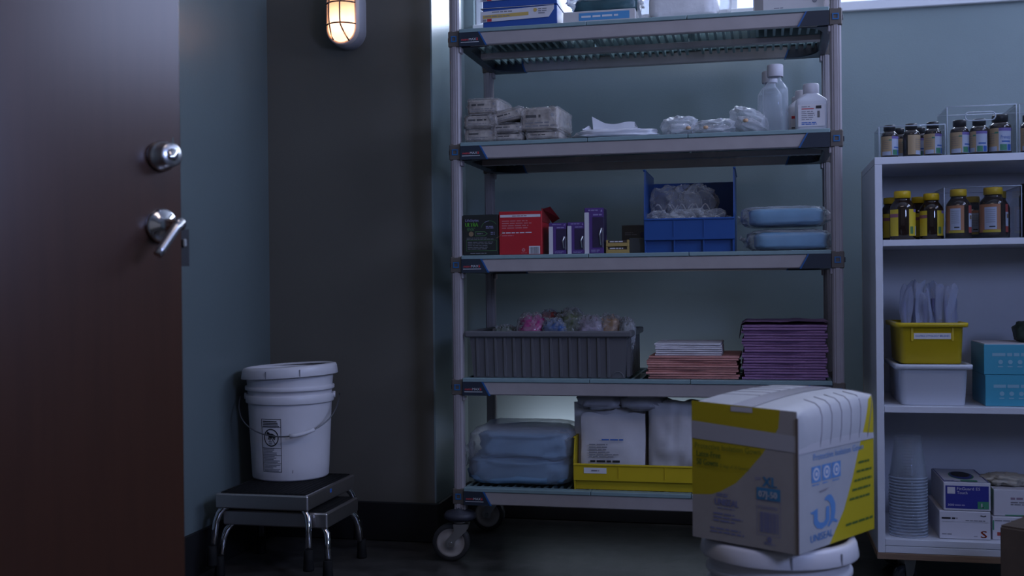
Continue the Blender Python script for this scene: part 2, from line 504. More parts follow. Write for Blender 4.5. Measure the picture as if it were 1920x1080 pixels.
# ------------------------------------------------------------------ wall lamp
m_lamph = mat('grey_cast_housing', (.30, .29, .31), .45)
m_ringp = mat('pale_lamp_ring', (.62, .52, .47), .45)
m_lens = bpy.data.materials.new('frosted_lens'); m_lens.use_nodes = True
_n = m_lens.node_tree.nodes; _l = m_lens.node_tree.links; _b = _n['Principled BSDF']
_b.inputs['Base Color'].default_value = (.75, .50, .40, 1); _b.inputs['Roughness'].default_value = .35
_b.inputs['Emission Color'].default_value = (1.0, .50, .34, 1); _b.inputs['Emission Strength'].default_value = .36
_t = _n.new('ShaderNodeBsdfTranslucent'); _t.inputs['Color'].default_value = (1.0, .66, .47, 1)
_x = _n.new('ShaderNodeMixShader'); _x.inputs['Fac'].default_value = .62
_l.new(_b.outputs[0], _x.inputs[1]); _l.new(_t.outputs[0], _x.inputs[2]); _l.new(_x.outputs[0], _n['Material Output'].inputs['Surface'])
m_bulb  = mat('lit_bulb', (1, .9, .8), .5, emit=(1.0, .80, .58), estr=21.0)
m_wire  = mat('brown_cage_wire', (.10, .06, .05), .4, metal=.3)
lamp = empty('bulkhead_lamp', (-1.405, YA, 1.838), 0, 'oval bulkhead lamp glowing warm behind a wire cage on the dark wall', 'lamp')
def stadium(w, h, n=14):
    r = w / 2; s = h / 2 - r; P = []
    for i in range(n + 1): a = math.pi * i / n; P.append((r * math.cos(a), s + r * math.sin(a)))
    for i in range(n + 1): a = math.pi + math.pi * i / n; P.append((r * math.cos(a), -s + r * math.sin(a)))
    return P
def loft(b, rings, cap=True):
    n = len(rings[0]); vs = [p for rg in rings for p in rg]
    fs = [(j * n + i, j * n + (i + 1) % n, (j + 1) * n + (i + 1) % n, (j + 1) * n + i) for j in range(len(rings) - 1) for i in range(n)]
    o = len(b.v); b.add(vs, fs, True)
    if cap:
        b.f.append(tuple(o + (len(rings) - 1) * n + i for i in range(n))); b.mi.append(b.cur); b.sm.append(False)
    return b
def ringat(w, h, y): return [(x, y, z) for x, z in stadium(w, h)]
b = MB(); loft(b, [ringat(.124, .222, 0), ringat(.126, .224, -.02), ringat(.120, .218, -.058), ringat(.104, .202, -.062)], cap=False); b.build('housing', m_lamph, lamp)
b = MB(); loft(b, [ringat(.117, .215, -.058), ringat(.117, .215, -.074), ringat(.111, .209, -.079), ringat(.096, .194, -.079), ringat(.094, .192, -.066)], cap=False); b.build('front_ring', m_ringp, lamp)
b = MB(); loft(b, [ringat(.095, .193, -.066), ringat(.093, .191, -.080), ringat(.084, .182, -.096), ringat(.06, .158, -.106), ringat(.02, .118, -.110)]); b.build('lens', m_lens, lamp)
MB().lathe([(0, -.030), (.012, -.028), (.021, -.017), (.024, 0), (.021, .014), (.013, .024), (.012, .036), (0, .036)], 20, (0, -.060, -.040), 'z', cap0=False, cap1=False).build('bulb', m_bulb, lamp)
for z0 in (-.038, .035):
    b = MB(); b.tube([(x, -.118 + .034 * (abs(x) / .053) ** 2.2, z0) for x in [-.053 + .106 * i / 14 for i in range(15)]], .0026, 8); b.build('cage_wire', m_wire, lamp)
for x0, ze in ((-.030, .088), (.010, .094)):
    b = MB(); b.tube([(x0 * (1 + .0 * i) + (.018 * max(0, abs(z) - .045) / .05 if x0 > 0 else 0), -.120 + .040 * (abs(z) / ze) ** 3, z) for i, z in enumerate([-ze + 2 * ze * k / 22 for k in range(23)])], .0026, 8); b.build('cage_wire', m_wire, lamp)

# ------------------------------------------------------------------ step stools
m_skirt = mat('brushed_skirt', (.60, .56, .54), .36, metal=1, bump=.02, bscale=8)
def stool(loc, w, d, h, label, sticker=False):
    t = empty('step_stool', loc, 0, label, 'step stool', 'chrome step stools')
    part('platform', m_skirt, t, (-w/2, w/2, -d/2, d/2, h - .050, h - .004), bev=.004)
    b = MB().box(-w/2 + .012, w/2 - .012, -d/2 + .012, d/2 - .012, h - .006, h - .001, bev=.002)
    n = 16
    for i in range(n):
        x = -w/2 + .02 + (w - .04) * (i + .2) / n
        b.box(x, x + (w - .04) / n * .6, -d/2 + .016, d/2 - .016, h - .001, h)
    b.build('rubber_tread', m_rubber, t)
    for sx in (-1, 1):
        for sy in (-1, 1):
            x, y = sx * (w/2 - .03), sy * (d/2 - .018)
            X, Y = sx * (w/2 + .006), sy * (d/2 + .012)
            P = [(x, y * .98, h - .036), (x + sx * .012, y, h - .052), (x + sx * .024, y + sy * .006, h - .068), (X - sx * .006, y + sy * .014, h - .092), (X, Y, .035)]
            lg = MB().tube(P, .0105, 12).build('leg', m_chrome, t)
            MB().lathe([(.0135, .062), (.0150, .030), (.0165, .006), (.0165, 0)], 16, (X, Y, 0)).build('rubber_foot', m_rubber, lg)
    if sticker:
        part('sticker', m_bluep, t, (w/2, w/2 + .0006, -.02, -.008, h - .026, h - .014))
    return t
stool((-1.466, 3.305, 0), .345, .27, .206, 'lower of two stacked chrome step stools, feet on the floor')
stool((-1.498, 3.345, .036), .306, .40, .226, 'upper of two stacked chrome step stools, black tread carrying the white bucket', True)

# ------------------------------------------------------------------ buckets
def bucket(loc, rb, rtop, h, label, rz, with_label, bail):
    t = empty('bucket', loc, rz, label, 'bucket')
    def R(z): return rb + (rtop - rb) * z / h
    prof = [(0.0, 0.004), (rb - .012, .004), (rb - .003, 0), (rb, .006)]
    for z in (.05, .12, .19, h - .1165, h - .1135): prof.append((R(z), z))
    for zz in (h - .112, h - .070):
        e = .024 if zz < h - .1 else .010
        prof += [(R(zz) + .0002, zz), (R(zz) + .0065, zz + .0005), (R(zz) + .0075, zz + .0025), (R(zz) + .0075, zz + e), (R(zz) + .0065, zz + e + .002), (R(zz) + .0006, zz + e + .0025), (R(zz) + .0004, zz + e + .006)]
    prof += [(rtop, h - .026), (rtop - .004, h), (rtop - .008, h - .004), (rb - .002, .02), (0, .012)]
    MB().lathe(prof, 56, cap0=False, cap1=False).build('pail_body', m_pail, t)
    rp = [(rtop - .002, h - .030), (rtop + .013, h - .034), (rtop + .014, h - .010), (rtop + .010, h + .002), (rtop - .004, h + .006), (rtop - .008, h)]
    rp = [(rtop - .002, h - .028), (rtop + .0155, h - .033), (rtop + .0165, h - .031), (rtop + .0125, h - .006), (rtop + .009, h + .001), (rtop - .003, h + .004), (rtop - .007, h - .002)]
    rb_ = MB().lathe(rp, 56, cap0=False, cap1=False)
    if bail: rb_.v = [(x, y, z + .052 * x * math.cos(rz) - .052 * y * math.sin(rz) + .006) for x, y, z in rb_.v]
    rim = rb_.build('rim', m_pail, t)
    for a in (-1.95, -1.25, .3, 2.2):
        b = MB(); b.box(rtop + .0145, rtop + .0168, -.0014, .0014, h - .031, h - .008); b.xform(Matrix.Rotation(a, 4, 'Z'))
        if bail: b.v = [(x, y, z + .052 * x * math.cos(rz) - .052 * y * math.sin(rz) + .006) for x, y, z in b.v]
        b.build('rim_notch', m_greyp, rim)
    if bail:
        zp = h - .092; re = R(zp) + .013
        for sx in (-1, 1):
            MB().lathe([(0, -.010), (.011, -.010), (.011, -.002), (0, -.002)] if sx > 0 else [(0, .002), (.011, .002), (.011, .010), (0, .010)], 16, (sx * re, 0, zp), 'x').build('ear', m_pail, t)
        P = []
        for i in range(33):
            a = math.pi * i / 32
            x = -math.cos(a) * (re + .012 + .004 * math.sin(a)); s = math.sin(a)
            P.append((x, -.162 * s ** .8, zp - .118 * s ** .85 + .012 * x))
        bl = MB().tube(P, .0022, 8).build('bail', mat('dull_wire', (.16, .16, .17), .4, metal=.8), t)
        g = [P[i] for i in range(17, 23)]
        MB().tube(g, .0066, 12).build('grip', m_pail, bl)
    if with_label:
        # warning label printed on the curved wall
        lab = MB()
        rr = .0008
        def P(a, z, l=1): q = R(z) + rr * l; return (q * math.cos(a), q * math.sin(a), z)
        A0 = -math.pi/2 - .62; AW = .52
        def crect(m, u0, z0, u1, z1, l=1, n=6):
            lab.use(m)
            for i in range(n):
                a, c = A0 + AW * (u0 + (u1 - u0) * i / n), A0 + AW * (u0 + (u1 - u0) * (i + 1) / n)
                lab.add([P(a, z0, l), P(c, z0, l), P(c, z1, l), P(a, z1, l)], [(0, 1, 2, 3)])
        z0, z1 = .032, .205
        for (a, b2, c, d) in ((0, z0, 1, z0 + .0015), (0, z1 - .0015, 1, z1), (0, z0, .022, z1), (.978, z0, 1, z1),
                              (0, z0 + .028, 1, z0 + .0292), (0, z0 + .054, 1, z0 + .0552), (0, z0 + .078, 1, z0 + .0792), (0, z1 - .0275, 1, z1 - .0263)):
            crect(m_black, a, b2, c, d)
        RR = random.Random(5)
        for k in range(4): crect(m_black, .08, z1 - .0095 - k * .0052, .08 + .5 + .35 * RR.random(), z1 - .0068 - k * .0052)
        for band in (z0, z0 + .028, z0 + .054):
            for k in range(5): crect(m_greyp, .06, band + .003 + k * .0047, .55 + .4 * RR.random(), band + .0056 + k * .0047)
        # prohibition ring with figure
        zc = (z0 + .0792 + z1 - .0275) / 2; rw = .029
        def rp2(x, z, l=1): return P(A0 + AW * .5 + x / .14, zc + z, l)
        lab.use(m_black)
        for i in range(36):
            a, c = 2 * math.pi * i / 36, 2 * math.pi * (i + 1) / 36
            lab.add([rp2(r * .95 * math.cos(q), r * math.sin(q)) for r, q in ((rw - .0036, a), (rw, a), (rw, c), (rw - .0036, c))], [(0, 1, 2, 3)])
        lab.add([rp2(-.0140, .0215), rp2(-.0155, .0195), rp2(.0140, -.0215), rp2(.0155, -.0195)], [(0, 1, 2, 3)])
        def blob(cx, cz, rx, rz_, n=12): lab.add([rp2(cx + rx * math.cos(2*math.pi*i/n), cz + rz_ * math.sin(2*math.pi*i/n), 1.5) for i in range(n)], [tuple(range(n))])
        blob(-.010, .012, .0062, .0065); blob(.001, .007, .0115, .0070); blob(.011, .004, .0065, .006)
        for (a, b2, c, d) in ((-.006, .006, -.009, -.006), (-.001, .004, -.004, -.009), (.009, 0, .013, -.007), (.010, .002, .015, -.001)):
            n = Vector((d - b2, -(c - a))).normalized() * .0016
            lab.add([rp2(a - n.x, b2 - n.y, 1.5), rp2(a + n.x, b2 + n.y, 1.5), rp2(c + n.x, d + n.y, 1.5), rp2(c - n.x, d - n.y, 1.5)], [(0, 1, 2, 3)])
        for (a, b2, c, d) in ((-.010, -.012, .004, -.0135), (-.010, -.016, .004, -.0175), (-.009, -.020, .003, -.0215)):
            lab.add([rp2(a, b2), rp2(c, b2), rp2(c, d), rp2(a, d)], [(0, 1, 2, 3)])
        lab.build('warning_label', None, t, fix=False)
        b = MB(); b.add([P(-math.pi/2 + .16, .028), P(-math.pi/2 + .172, .028), P(-math.pi/2 + .176, .038), P(-math.pi/2 + .166, .038)], [(0, 1, 2, 3)]); b.build('scuff', m_black, t)
    return t
bucket((-1.540, 3.463, .2625), .126, .1435, .362, 'white plastic bucket with wire handle and warning label on the chrome stools', math.radians(17), True, True)
bucket((.033, 2.392, 0), .128, .146, .362, 'white plastic bucket on the floor under the yellow and white gown box', math.radians(30), False, False)
# ------------------------------------------------------------------ the wheeled rack
RX, RY, RW, RD = -.9565, 3.4738, 1.185, .4514
ZB = [1.6886, 1.3237, .9598, .5650, .2119]            # tab heights of the five shelves
ZT = [z + .030 for z in ZB]                            # shelf tops
rack = empty('shelving_rack', (RX, RY, 0), 0, 'tall wheeled five-tier rack with taupe posts and grey-green grid shelves', 'shelving rack')
for y in (0, RD):
    for x in (0, RW):
        b = MB().box(x - .0165, x + .0165, y - .0165, y + .0165, .165, 2.08, bev=.005)
        b.box(x - .0065, x + .0065, y - .0185, y - .0160, .165, 2.08, bev=.001)
        b.build('post', m_post, rack)
m_redl = mat('bright_red_lettering', (.75, .07, .08), .5)
seams = [.018, RX * -1 - .525, RX * -1 - .212, RW - .018]
SLAT_L, SLAT_R = MB(), MB()
y0s, y1s = -.004, RD + .004
slat_me = MB().box(-.0042, .0042, 0.012, RD - .012, -.029, -.0012).build('slat', m_matg, None)
slat_data = slat_me.data; bpy.data.objects.remove(slat_me)
def plate_poly(s, wt=.082, wb=.106): # dark corner plate outline (x, z)
    return [(.019, -.0255), (wb, -.0255), (wt, .0185), (.019, .0185)]
for zi, zb in enumerate(ZB):
    zt = ZT[zi]
    for nm, y0, y1 in (('front_beam', -.0215, -.0005), ('back_beam', RD + .0005, RD + .0215)):
        e_ = .05 if nm == 'front_beam' else .128
        part(nm, m_beam, rack, (e_, RW - e_, y0, y1, zb - .0240, zb + .0175), bev=.003)
    part('middle_beam', m_beam, rack, (.03, RW - .03, RD * .5 - .016, RD * .5 + .016, zb - .0200, zb - .0015), bev=.002)
    for x0, x1 in ((.003, .032), (RW - .032, RW - .003)):
        part('end_rail', m_navy, rack, (x0, x1, .018, RD - .018, zb - .0250, zb + .0175), bev=.004)
    for sx in (0, 1):
        for sy in (0, 1):
            P = [(x if not sx else RW - x, z + zb) for x, z in plate_poly(0)]
            ya, yb = (-.0255, -.0215) if not sy else (RD - .0010, RD + .0255)
            if sy: P = [((x if not sx else RW - x), z + zb) for x, z in plate_poly(0, .118, .134)]
            b = MB().prism(P, ya, yb, 'y')
            # rounded inner gusset that carries the beam to the post
            g = []
            for i in range(9):
                a = math.pi / 2 * i / 8
                g.append((.030 + .085 * (1 - math.sin(a)) * .95, .000 + .10 * (1 - math.cos(a))))
            g = [(.016, .0)] + [(.112, .0)] + g + [(.016, .10)]
            gg = [((x if not sx else RW - x), (y if not sy else RD - y)) for x, y in g]
            b.prism(gg, zb - .0252, zb - .0215, 'z')
            pl = b.build('corner_plate', m_navy, rack)
            e = [(.082, .0185), (.087, .0185), (.1115, -.0258), (.106, -.0258)]
            if sy: e = [(x + (.036 if z > 0 else .028), z) for x, z in e]
            e = [((x if not sx else RW - x), z + zb) for x, z in e]
            MB().prism(e, ya - (.0004 if not sy else 0), yb + (.0004 if sy else 0), 'y').build('blue_edge', m_blue_e, pl)
            if not sy and not sx:
                pr = Print((0.0270, -.0258, zb - .0085), (1, 0, 0), (0, 0, 1), .0003)
                pr.text(m_redl, 'metro', .0, 0, .0078, .024)
                pr.text(m_whitep, 'MAX', .0250, 0, .0078, .024)
                pr.text(m_redl, 'i', .0505, 0, .0085, .0036, bold=.0008)
                pr.rect(m_whitep, -.002, -.0060, .058, -.0042)
                pr.build('lettering', pl)
            # collar with its blue release tab, and the wedge below
            cx, cy = (0 if not sx else RW), (0 if not sy else RD)
            sg = -1 if not sy else 1
            c = MB().box(cx - .0195, cx + .0195, cy - .0195, cy + .0195, zb - .026, zb + .026, bev=.003).build('collar', m_collar, rack)
            yf = cy + sg * .0195
            b = MB()
            for bx in ((-.0095, .0095, .006, .0095), (-.0095, .0095, -.0095, -.006), (-.0095, -.006, -.006, .006), (.006, .0095, -.006, .006)):
                b.box(cx + bx[0], cx + bx[1], min(yf, yf + sg * .0024), max(yf, yf + sg * .0024), zb + bx[2], zb + bx[3])
            b.build('release_tab', m_sqblue, c)
            sgx = 1 if not sx else -1
            xs = sorted((cx + sgx * .0150, cx + sgx * .0225))
            part('wedge', m_post, rack, (xs[0], xs[1], cy - .016, cy + .016, zb - .044, zb - .0245), bev=.002)
            xo = cx - sgx * .0195
            xs = sorted((xo, xo - sgx * .004))
            part('side_tab', m_navy, rack, (xs[0], xs[1], cy - .008, cy + .008, zb - .008, zb + .008), bev=.0015)
    for k in range(3):
        x0, x1 = seams[k] + .0008, seams[k + 1] - .0008
        b = MB().box(x0, x1, -.0245, .0125, zt - .0125, zt, bev=.0015).box(x0, x1, RD - .0125, RD + .0245, zt - .0125, zt, bev=.0015)
        b.box(x0, x0 + .010, .0125, RD - .0125, zt - .0125, zt - .0004).box(x1 - .010, x1, .0125, RD - .0125, zt - .0125, zt - .0004)
        b.box(x0 + .01, x1 - .01, RD * .5 - .014, RD * .5 + .014, zt - .0315, zt - .0006)
        mt = b.build('shelf_mat', m_matg, rack)
        n = int(round((x1 - x0) / .0262))
        for i in range(1, n):
            so = bpy.data.objects.new('slat', slat_data); link(so, mt)
            so.location = (x0 + (x1 - x0) * i / n, 0, zt)
m_bump = mat('slate_bumper', (.030, .032, .045), .5)
for cx, cy, tx, ang in ((0, 0, -.030, 0.10), (RW, 0, -.028, .35), (0, RD, -.018, -.05), (RW, RD, .03, .2)):
    cs = MB().lathe([(0, .178), (.018, .178), (.020, .168), (.046, .160), (.053, .150), (.052, .140), (.040, .133), (0, .133)], 28, (cx, cy, 0), cap0=False, cap1=False).build('caster', m_bump, rack)
    MX = Matrix.Translation((cx, cy, 0)) @ Matrix.Rotation(ang, 4, 'Z')
    b = MB().lathe([(.025, .134), (.025, .122), (.0, .122)], 20, cap0=False)
    for sy in (-1, 1):
        b.prism([(-.020, .122), (.030, .122), (.022, .100), (tx + .016, .066), (tx + .012, .048), (tx - .012, .048), (tx - .016, .066), (-.018, .100)], sy * .020 - .0015, sy * .020 + .0015, 'y')
    b.xform(MX); b.build('fork', m_steel, cs)
    b = MB().lathe([(.046, -.014), (.0585, -.015), (.0605, -.010), (.0605, .010), (.0585, .015), (.046, .014)], 40, (tx, 0, .0605), 'y', cap0=False, cap1=False).xform(MX); b.build('tyre', m_tire, cs)
    b = MB().lathe([(0, -.0125), (.012, -.0150), (.020, -.0125), (.024, -.008), (.040, -.008), (.0465, -.0135), (.0465, .0135), (.040, .008), (.024, .008), (.012, .015), (0, .015)], 40, (tx, 0, .0605), 'y', cap0=False, cap1=False).xform(MX); b.build('wheel_hub', m_hub, cs)
    b = MB().cyl((tx, -.027, .0605), (tx, .027, .0605), .0065, 12).xform(MX); b.build('axle_bolt', m_chrome, cs)

# ------------------------------------------------------------------ the white shelf unit
CX0, CY0, CY1, CX1 = .3240, 3.330, 3.740, .960
unit = empty('shelf_unit', (CX0, CY0, 0), 0, 'white laminate open shelf unit on casters at right', 'shelf unit')
CWID, CDEP, PT = CX1 - CX0, CY1 - CY0, .0205
part('top_panel', m_white, unit, (0, CWID, 0, CDEP, 1.2285, 1.249), bev=.001)
for x in (0, CWID - PT): part('side_panel', m_white, unit, (x, x + PT, 0, CDEP, .116, 1.228), bev=.001)
CS = [.994, .518, .137]; CST = [1.012, .536, .155]
for z0, z1 in zip(CS, CST): part('shelf', m_white, unit, (PT + .0006, CWID - PT - .0006, .001, CDEP - .012, z0, z1), bev=.0008)
part('bottom_rail', m_white, unit, (PT + .0006, CWID - PT - .0006, .0005, .02, .1165, .1355), bev=.0006)
part('back_panel', m_white, unit, (PT, CWID - PT, CDEP - .011, CDEP - .004, .136, 1.228))
part('back_panel_edge', mat('raw_panel_edge', (.50, .45, .42), .6), unit, (-.0012, -.0002, CDEP - .008, CDEP, .116, 1.2485))
part('plywood_base', m_ply, unit, (-.002, CWID + .002, -.002, CDEP + .002, .098, .1155), bev=.0005)
m_castw = mat('smoky_caster_wheel', (.05, .06, .07), .15, alpha=.75)
for x, y in ((.085, .06), (CWID - .085, .06), (.085, CDEP - .06), (CWID - .085, CDEP - .06)):
    cs = MB().box(x - .03, x + .03, y - .03, y + .03, .0955, .098).lathe([(.022, .0955), (.022, .088), (.0, .088)], 18, (x, y, 0), cap0=False).build('caster', m_steel, unit)
    b = MB()
    for s in (-1, 1): b.prism([(-.018, .088), (.020, .088), (.012, .05), (.002, .03), (-.012, .03)], s * .017 - .001, s * .017 + .001, 'y')
    b.xform(Matrix.Translation((x, y, 0)) @ Matrix.Rotation(.5, 4, 'Z')); b.build('fork', m_steel, cs)
    b = MB().lathe([(0, -.012), (.022, -.013), (.034, -.012), (.0355, 0), (.034, .012), (.022, .013), (0, .012)], 26, (-.006, 0, .036), 'y', cap0=False, cap1=False).xform(Matrix.Translation((x, y, 0)) @ Matrix.Rotation(.5, 4, 'Z')); b.build('wheel', m_castw, cs)
# ================================================================== things on the rack
T1, T2, T3, T4, T5 = ZT
YF = 3.458                                             # front of the shelf mats

def carton(name, x0, x1, y0, y1, z0, z1, m, label, cat, group=None, rz=0.0, bev=.0015, flap=True):
    """a closed carton: body, folded top flap seam; local origin at front-left-bottom corner"""
    t = empty(name, (x0, y0, z0 + .0006), rz, label, cat, group)
    w, d, h = x1 - x0, y1 - y0, z1 - z0
    part('carton_body', m, t, (0, w, 0, d, 0, h), bev=bev)
    return t, w, d, h
def front(t, lift=.0006): return Print((0, 0, 0), (1, 0, 0), (0, 0, 1), lift)

# ---- top shelf
m_boxblue = mat('blue_carton', (.020, .075, .30), .45)
m_mustard = mat('mustard_print', (.52, .36, .10), .5)
m_dim = mat('label_white', (.58, .56, .58), .55)
def mask_box(z, label, k):
    t, w, d, h = carton('mask_box', -.862, -.620, 3.470, 3.700, z, z + .064, m_boxblue, label, 'box', 'blue cartons with white and yellow labels')
    # the white label sleeve hanging over the front, its lower corner folded out
    b = MB()
    pts = [(-.008, .020), (.215, .026), (.232, .050), (.232, .062), (-.008, .054)]
    b.prism(pts, -.0035, -.0012, 'y')
    b.box(-.008, .232, -.0035, d, h, h + .0012)
    sl = b.build('label_sleeve', m_dim, t)
    p = Print((0, -.0035, 0), (1, .0, 0), (0, 0, 1), .0004)
    p.poly(m_mustard, [(0, .031), (.15, .035), (.15, .046), (0, .042)])
    p.lines(m_greyp, .03, .0475, .13, .0545, 1, seed=k)
    p.lines(m_greyp, .005, .034, .12, .041, 1, .4, 1, seed=k + 4)
    p.rect(m_red, .014, .0215, .029, .0305, 1)
    p.rect(m_greyp, .0, .022, .011, .029, 1)
    p.disc(m_mustard, .172, .050, .006, layer=1)
    p.lines(m_greyp, .182, .036, .215, .056, 3, .5, 1, seed=k)
    p.build('label_print', sl)
    return t
mask_box(T1, 'lower blue carton with white and yellow label on the top shelf', 1)
mask_box(T1 + .0665, 'upper blue carton with white and yellow label on the top shelf', 2)
t, w, d, h = carton('supply_carton', -.600, -.372, 3.468, 3.66, T1, T1 + .036, m_card, 'flat white carton with a pale blue label on the top shelf', 'box')
p = front(t)
m_ltblue = mat('sky_label', (.07, .26, .50), .5)
p.rect(m_ltblue, .05, .006, .21, .030); p.lines(m_whitep, .058, .012, .185, .024, 1, .5, 1, seed=2); p.build('label_print', t)
t = empty('instrument_tray', (-.470, 3.575, T1 + .037), 0, 'dark teal wrapped tray lying on the flat white carton', 'tray')
m_tealtray = mat('dark_teal_wrap', (.035, .090, .105), .35, vary=.2, vscale=20)
crumple('wrap', m_tealtray, t, (0, 0, 0), (.205, .17, .05), 11, .10, 1.6, .35)
crumple('film', m_filmw, t, (-.01, 0, .034), (.235, .19, .045), 12, .22, 2.2, .45)
t = empty('bandage_bundle', (-.226, 3.57, T1 + .0005), 0, 'big white plastic-wrapped bundle on the top shelf', 'bundle')
m_bundle = mat('white_bundle_film', (.70, .68, .68), .35, bump=.35, bscale=16, vary=.12, vscale=9)
crumple('bundle_body', m_bundle, t, (0, 0, 0), (.215, .17, .115), 21, .10, 1.5, .30)
pouch('bundle_end', m_filmw, t, (-.115, -.035, .0), .07, .10, .02, 3, rz=.5)
pouch('bundle_end', m_filmw, t, (.118, -.03, .0), .065, .11, .02, 6, rz=-.4)
t, w, d, h = carton('shipping_box', -.012, .198, 3.49, 3.72, T1, T1 + .17, m_card, 'white box with grey print lines at the right end of the top shelf', 'box')
p = front(t)
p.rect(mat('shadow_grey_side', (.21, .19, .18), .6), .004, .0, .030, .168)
p.lines(m_greyp, .062, .040, .175, .052, 2, .5, seed=9, ragged=.2); p.lines(m_greyp, .062, .010, .100, .015, 1, seed=5)
p.ring(m_greyp, .182, .030, .003, .007); p.disc(m_greyp, .182, .030, .002)
p.build('box_print', t)

# ---- second shelf: shrink-wrapped gauze packs
m_gauze = mat('tan_grey_pack', (.40, .355, .31), .5, vary=.40, vscale=38, bump=.4, bscale=50)
m_packfilm = mat('glossy_pack_film', (.55, .53, .52), .10, alpha=.13, bump=.6, bscale=22, fres=.6)
def gauze_pack(c, size, label, rz=0.0, tilt=0.0, seed=1):
    t = empty('gauze_pack', c, rz, label, 'package', 'film-wrapped gauze packs')
    t.rotation_euler = (0, tilt, rz)
    w, d, h = size
    b = MB(); b.box(-w/2, w/2, -d/2, d/2, .002, h - .002, bev=.006); b.build('carton_body', m_gauze, t)
    p = Print((-w/2, -d/2, 0), (1, 0, 0), (0, 0, 1), .0008)
    R = random.Random(seed)
    p.lines(m_black, w * .12, h * .52, w * (.5 + .2 * R.random()), h * .74, 1, .55, seed=seed, ragged=.1)
    p.lines(m_greyp, w * .10, h * .16, w * .9, h * .42, 2, .4, seed=seed + 2)
    p.disc(m_greyp, w * .84, h * .66, h * .08)
    p.build('pack_print', t)
    crumple('film_wrap', m_packfilm, t, (0, 0, -.0005), (w + .008, d + .03, h + .004), seed, .17, 1.9, .32, 60, 34, .8)
    return t
gy = 3.555
gauze_pack((-.876, gy, T2 + .002), (.104, .16, .043), 'lowest gauze pack at the left end of the second shelf, by the post', 0, 0, 1)
gauze_pack((-.875, gy, T2 + .047), (.108, .16, .043), 'middle gauze pack of the left pile on the second shelf', 0, 0, 2)
gauze_pack((-.866, gy + .02, T2 + .094), (.104, .17, .050), 'topmost gauze pack of the piles on the second shelf, rounded ends', -.05, 0, 3)
gauze_pack((-.786, gy, T2 + .002), (.092, .15, .026), 'thin bottom gauze pack of the middle pile on the second shelf', .02, 0, 4)
gauze_pack((-.786, gy, T2 + .029), (.098, .15, .030), 'gauze pack in the middle of the centre pile on the second shelf', -.04, 0, 5)
gauze_pack((-.787, gy, T2 + .066), (.116, .15, .036), 'tilted gauze pack on top of the middle pile on the second shelf', -.05, -.20, 6)
gauze_pack((-.668, gy + .01, T2 + .002), (.112, .17, .028), 'flat bottom gauze pack of the right pile on the second shelf', -.03, 0, 7)
gauze_pack((-.676, gy + .02, T2 + .031), (.122, .19, .076), 'big boxy gauze pack on the right pile of the second shelf', -.06, 0, 8)
m_pouchw = mat('white_paper_pouch', (.66, .67, .71), .4, bump=.2, bscale=18)
def flat_pouch(c, w, d, h, seed, label, rz=0):
    t = empty('sterile_pouch', c, rz, label, 'pouch', 'white pouches on the second shelf')
    crumple('pouch_sheet', m_pouchw, t, (0, 0, 0), (w, d, h), seed, .35, 1.5, .6, 40, 18, .4)
    pouch('sealed_flap', m_pouchw, t, (-w * .28, -d * .1, h * .35), w * .26, h * .9, .003, seed + 2, rz=.3, curl=.012)
    return t
flat_pouch((-.444, 3.53, T2 + .0005), .255, .13, .030, 31, 'lower flat white pouch spread on the second shelf')
t = empty('sterile_pouch', (-.513, 3.505, T2 + .030), 0, 'folded white pouch with a pointed raised flap lying on the flat pouch', 'pouch', 'white pouches on the second shelf')
b = MB()
def tz(u): return .020 + .024 * max(0, 1 - u * 3.2) ** 1.4 + .003 * math.sin(u * 9)
b.grid(lambda u, v: (.132 * u - .004 * v * (1 - u), .002 * math.sin(u * 6), tz(u) * v), 22, 4)
b.grid(lambda u, v: (.132 * u - .004 * (1 - u), .002 * math.sin(u * 6) + .09 * v, tz(u) - .004 * v), 22, 4)
b.grid(lambda u, v: (.132 * u, .092, (tz(u) - .004) * v), 22, 2)
b.add([(0, 0, 0), (.132, 0, 0), (.132, .092, 0), (0, .092, 0)], [(3, 2, 1, 0)])
b.build('pouch_sheet', m_pouchw, t)
b = MB(); b.box(.100, .134, -.002, .088, .004, .007); b.build('sealed_flap', m_pouchw, t)
m_crink = mat('crinkled_clear_bag', (.52, .54, .56), .06, alpha=.15, bump=.7, bscale=16)
m_crinkw = mat('pale_crinkled_bag', (.80, .82, .86), .10, alpha=.24, bump=.3, bscale=12, fres=.7)
m_peach = mat('peach_fitting', (.62, .38, .22), .5)
def clear_bag(c, size, seed, label, rz=0, tilt=None, spot=(0, -.03, .03)):
    t = empty('clear_bag', c, rz, label, 'bag', 'crinkled clear bags on the second shelf')
    crumple('bag_film', m_crinkw, t, (0, 0, 0), size, seed, .26, 1.0, .8, 60, 30, .65, tilt=tilt)
    crumple('inner_coil', m_filmw, t, (0, 0, .003), (size[0] * .7, size[1] * .6, size[2] * .6), seed + 5, .35, 1.2, .8, 36, 20, .7, tilt=tilt)
    MB().lathe([(0, -.002), (.007, .0), (.0085, .005), (.006, .009), (0, .010)], 14, (spot[0], -size[1] * .46, spot[2] - .012), 'z', cap0=False, cap1=False).build('peach_connector', m_peach, t)
    return t
clear_bag((-.243, 3.535, T2 + .0005), (.115, .12, .064), 41, 'domed crinkled clear bag at the left of the three on the second shelf', .2, spot=(.02, 0, .03))
clear_bag((-.133, 3.53, T2 + .0005), (.135, .12, .050), 42, 'low wide crinkled clear bag in the middle of the three on the second shelf', -.1, spot=(-.02, 0, .028))
clear_bag((-.028, 3.535, T2 + .0005), (.115, .12, .080), 43, 'peaked crinkled clear bag beside the clear bottle on the second shelf', .1, tilt=-.30, spot=(-.015, 0, .045))
m_clearpl = mat('clear_bottle_plastic', (.66, .70, .76), .08, alpha=.10, fres=.75)
m_water = mat('water_fill', (.46, .52, .58), .05, alpha=.13, fres=.4)
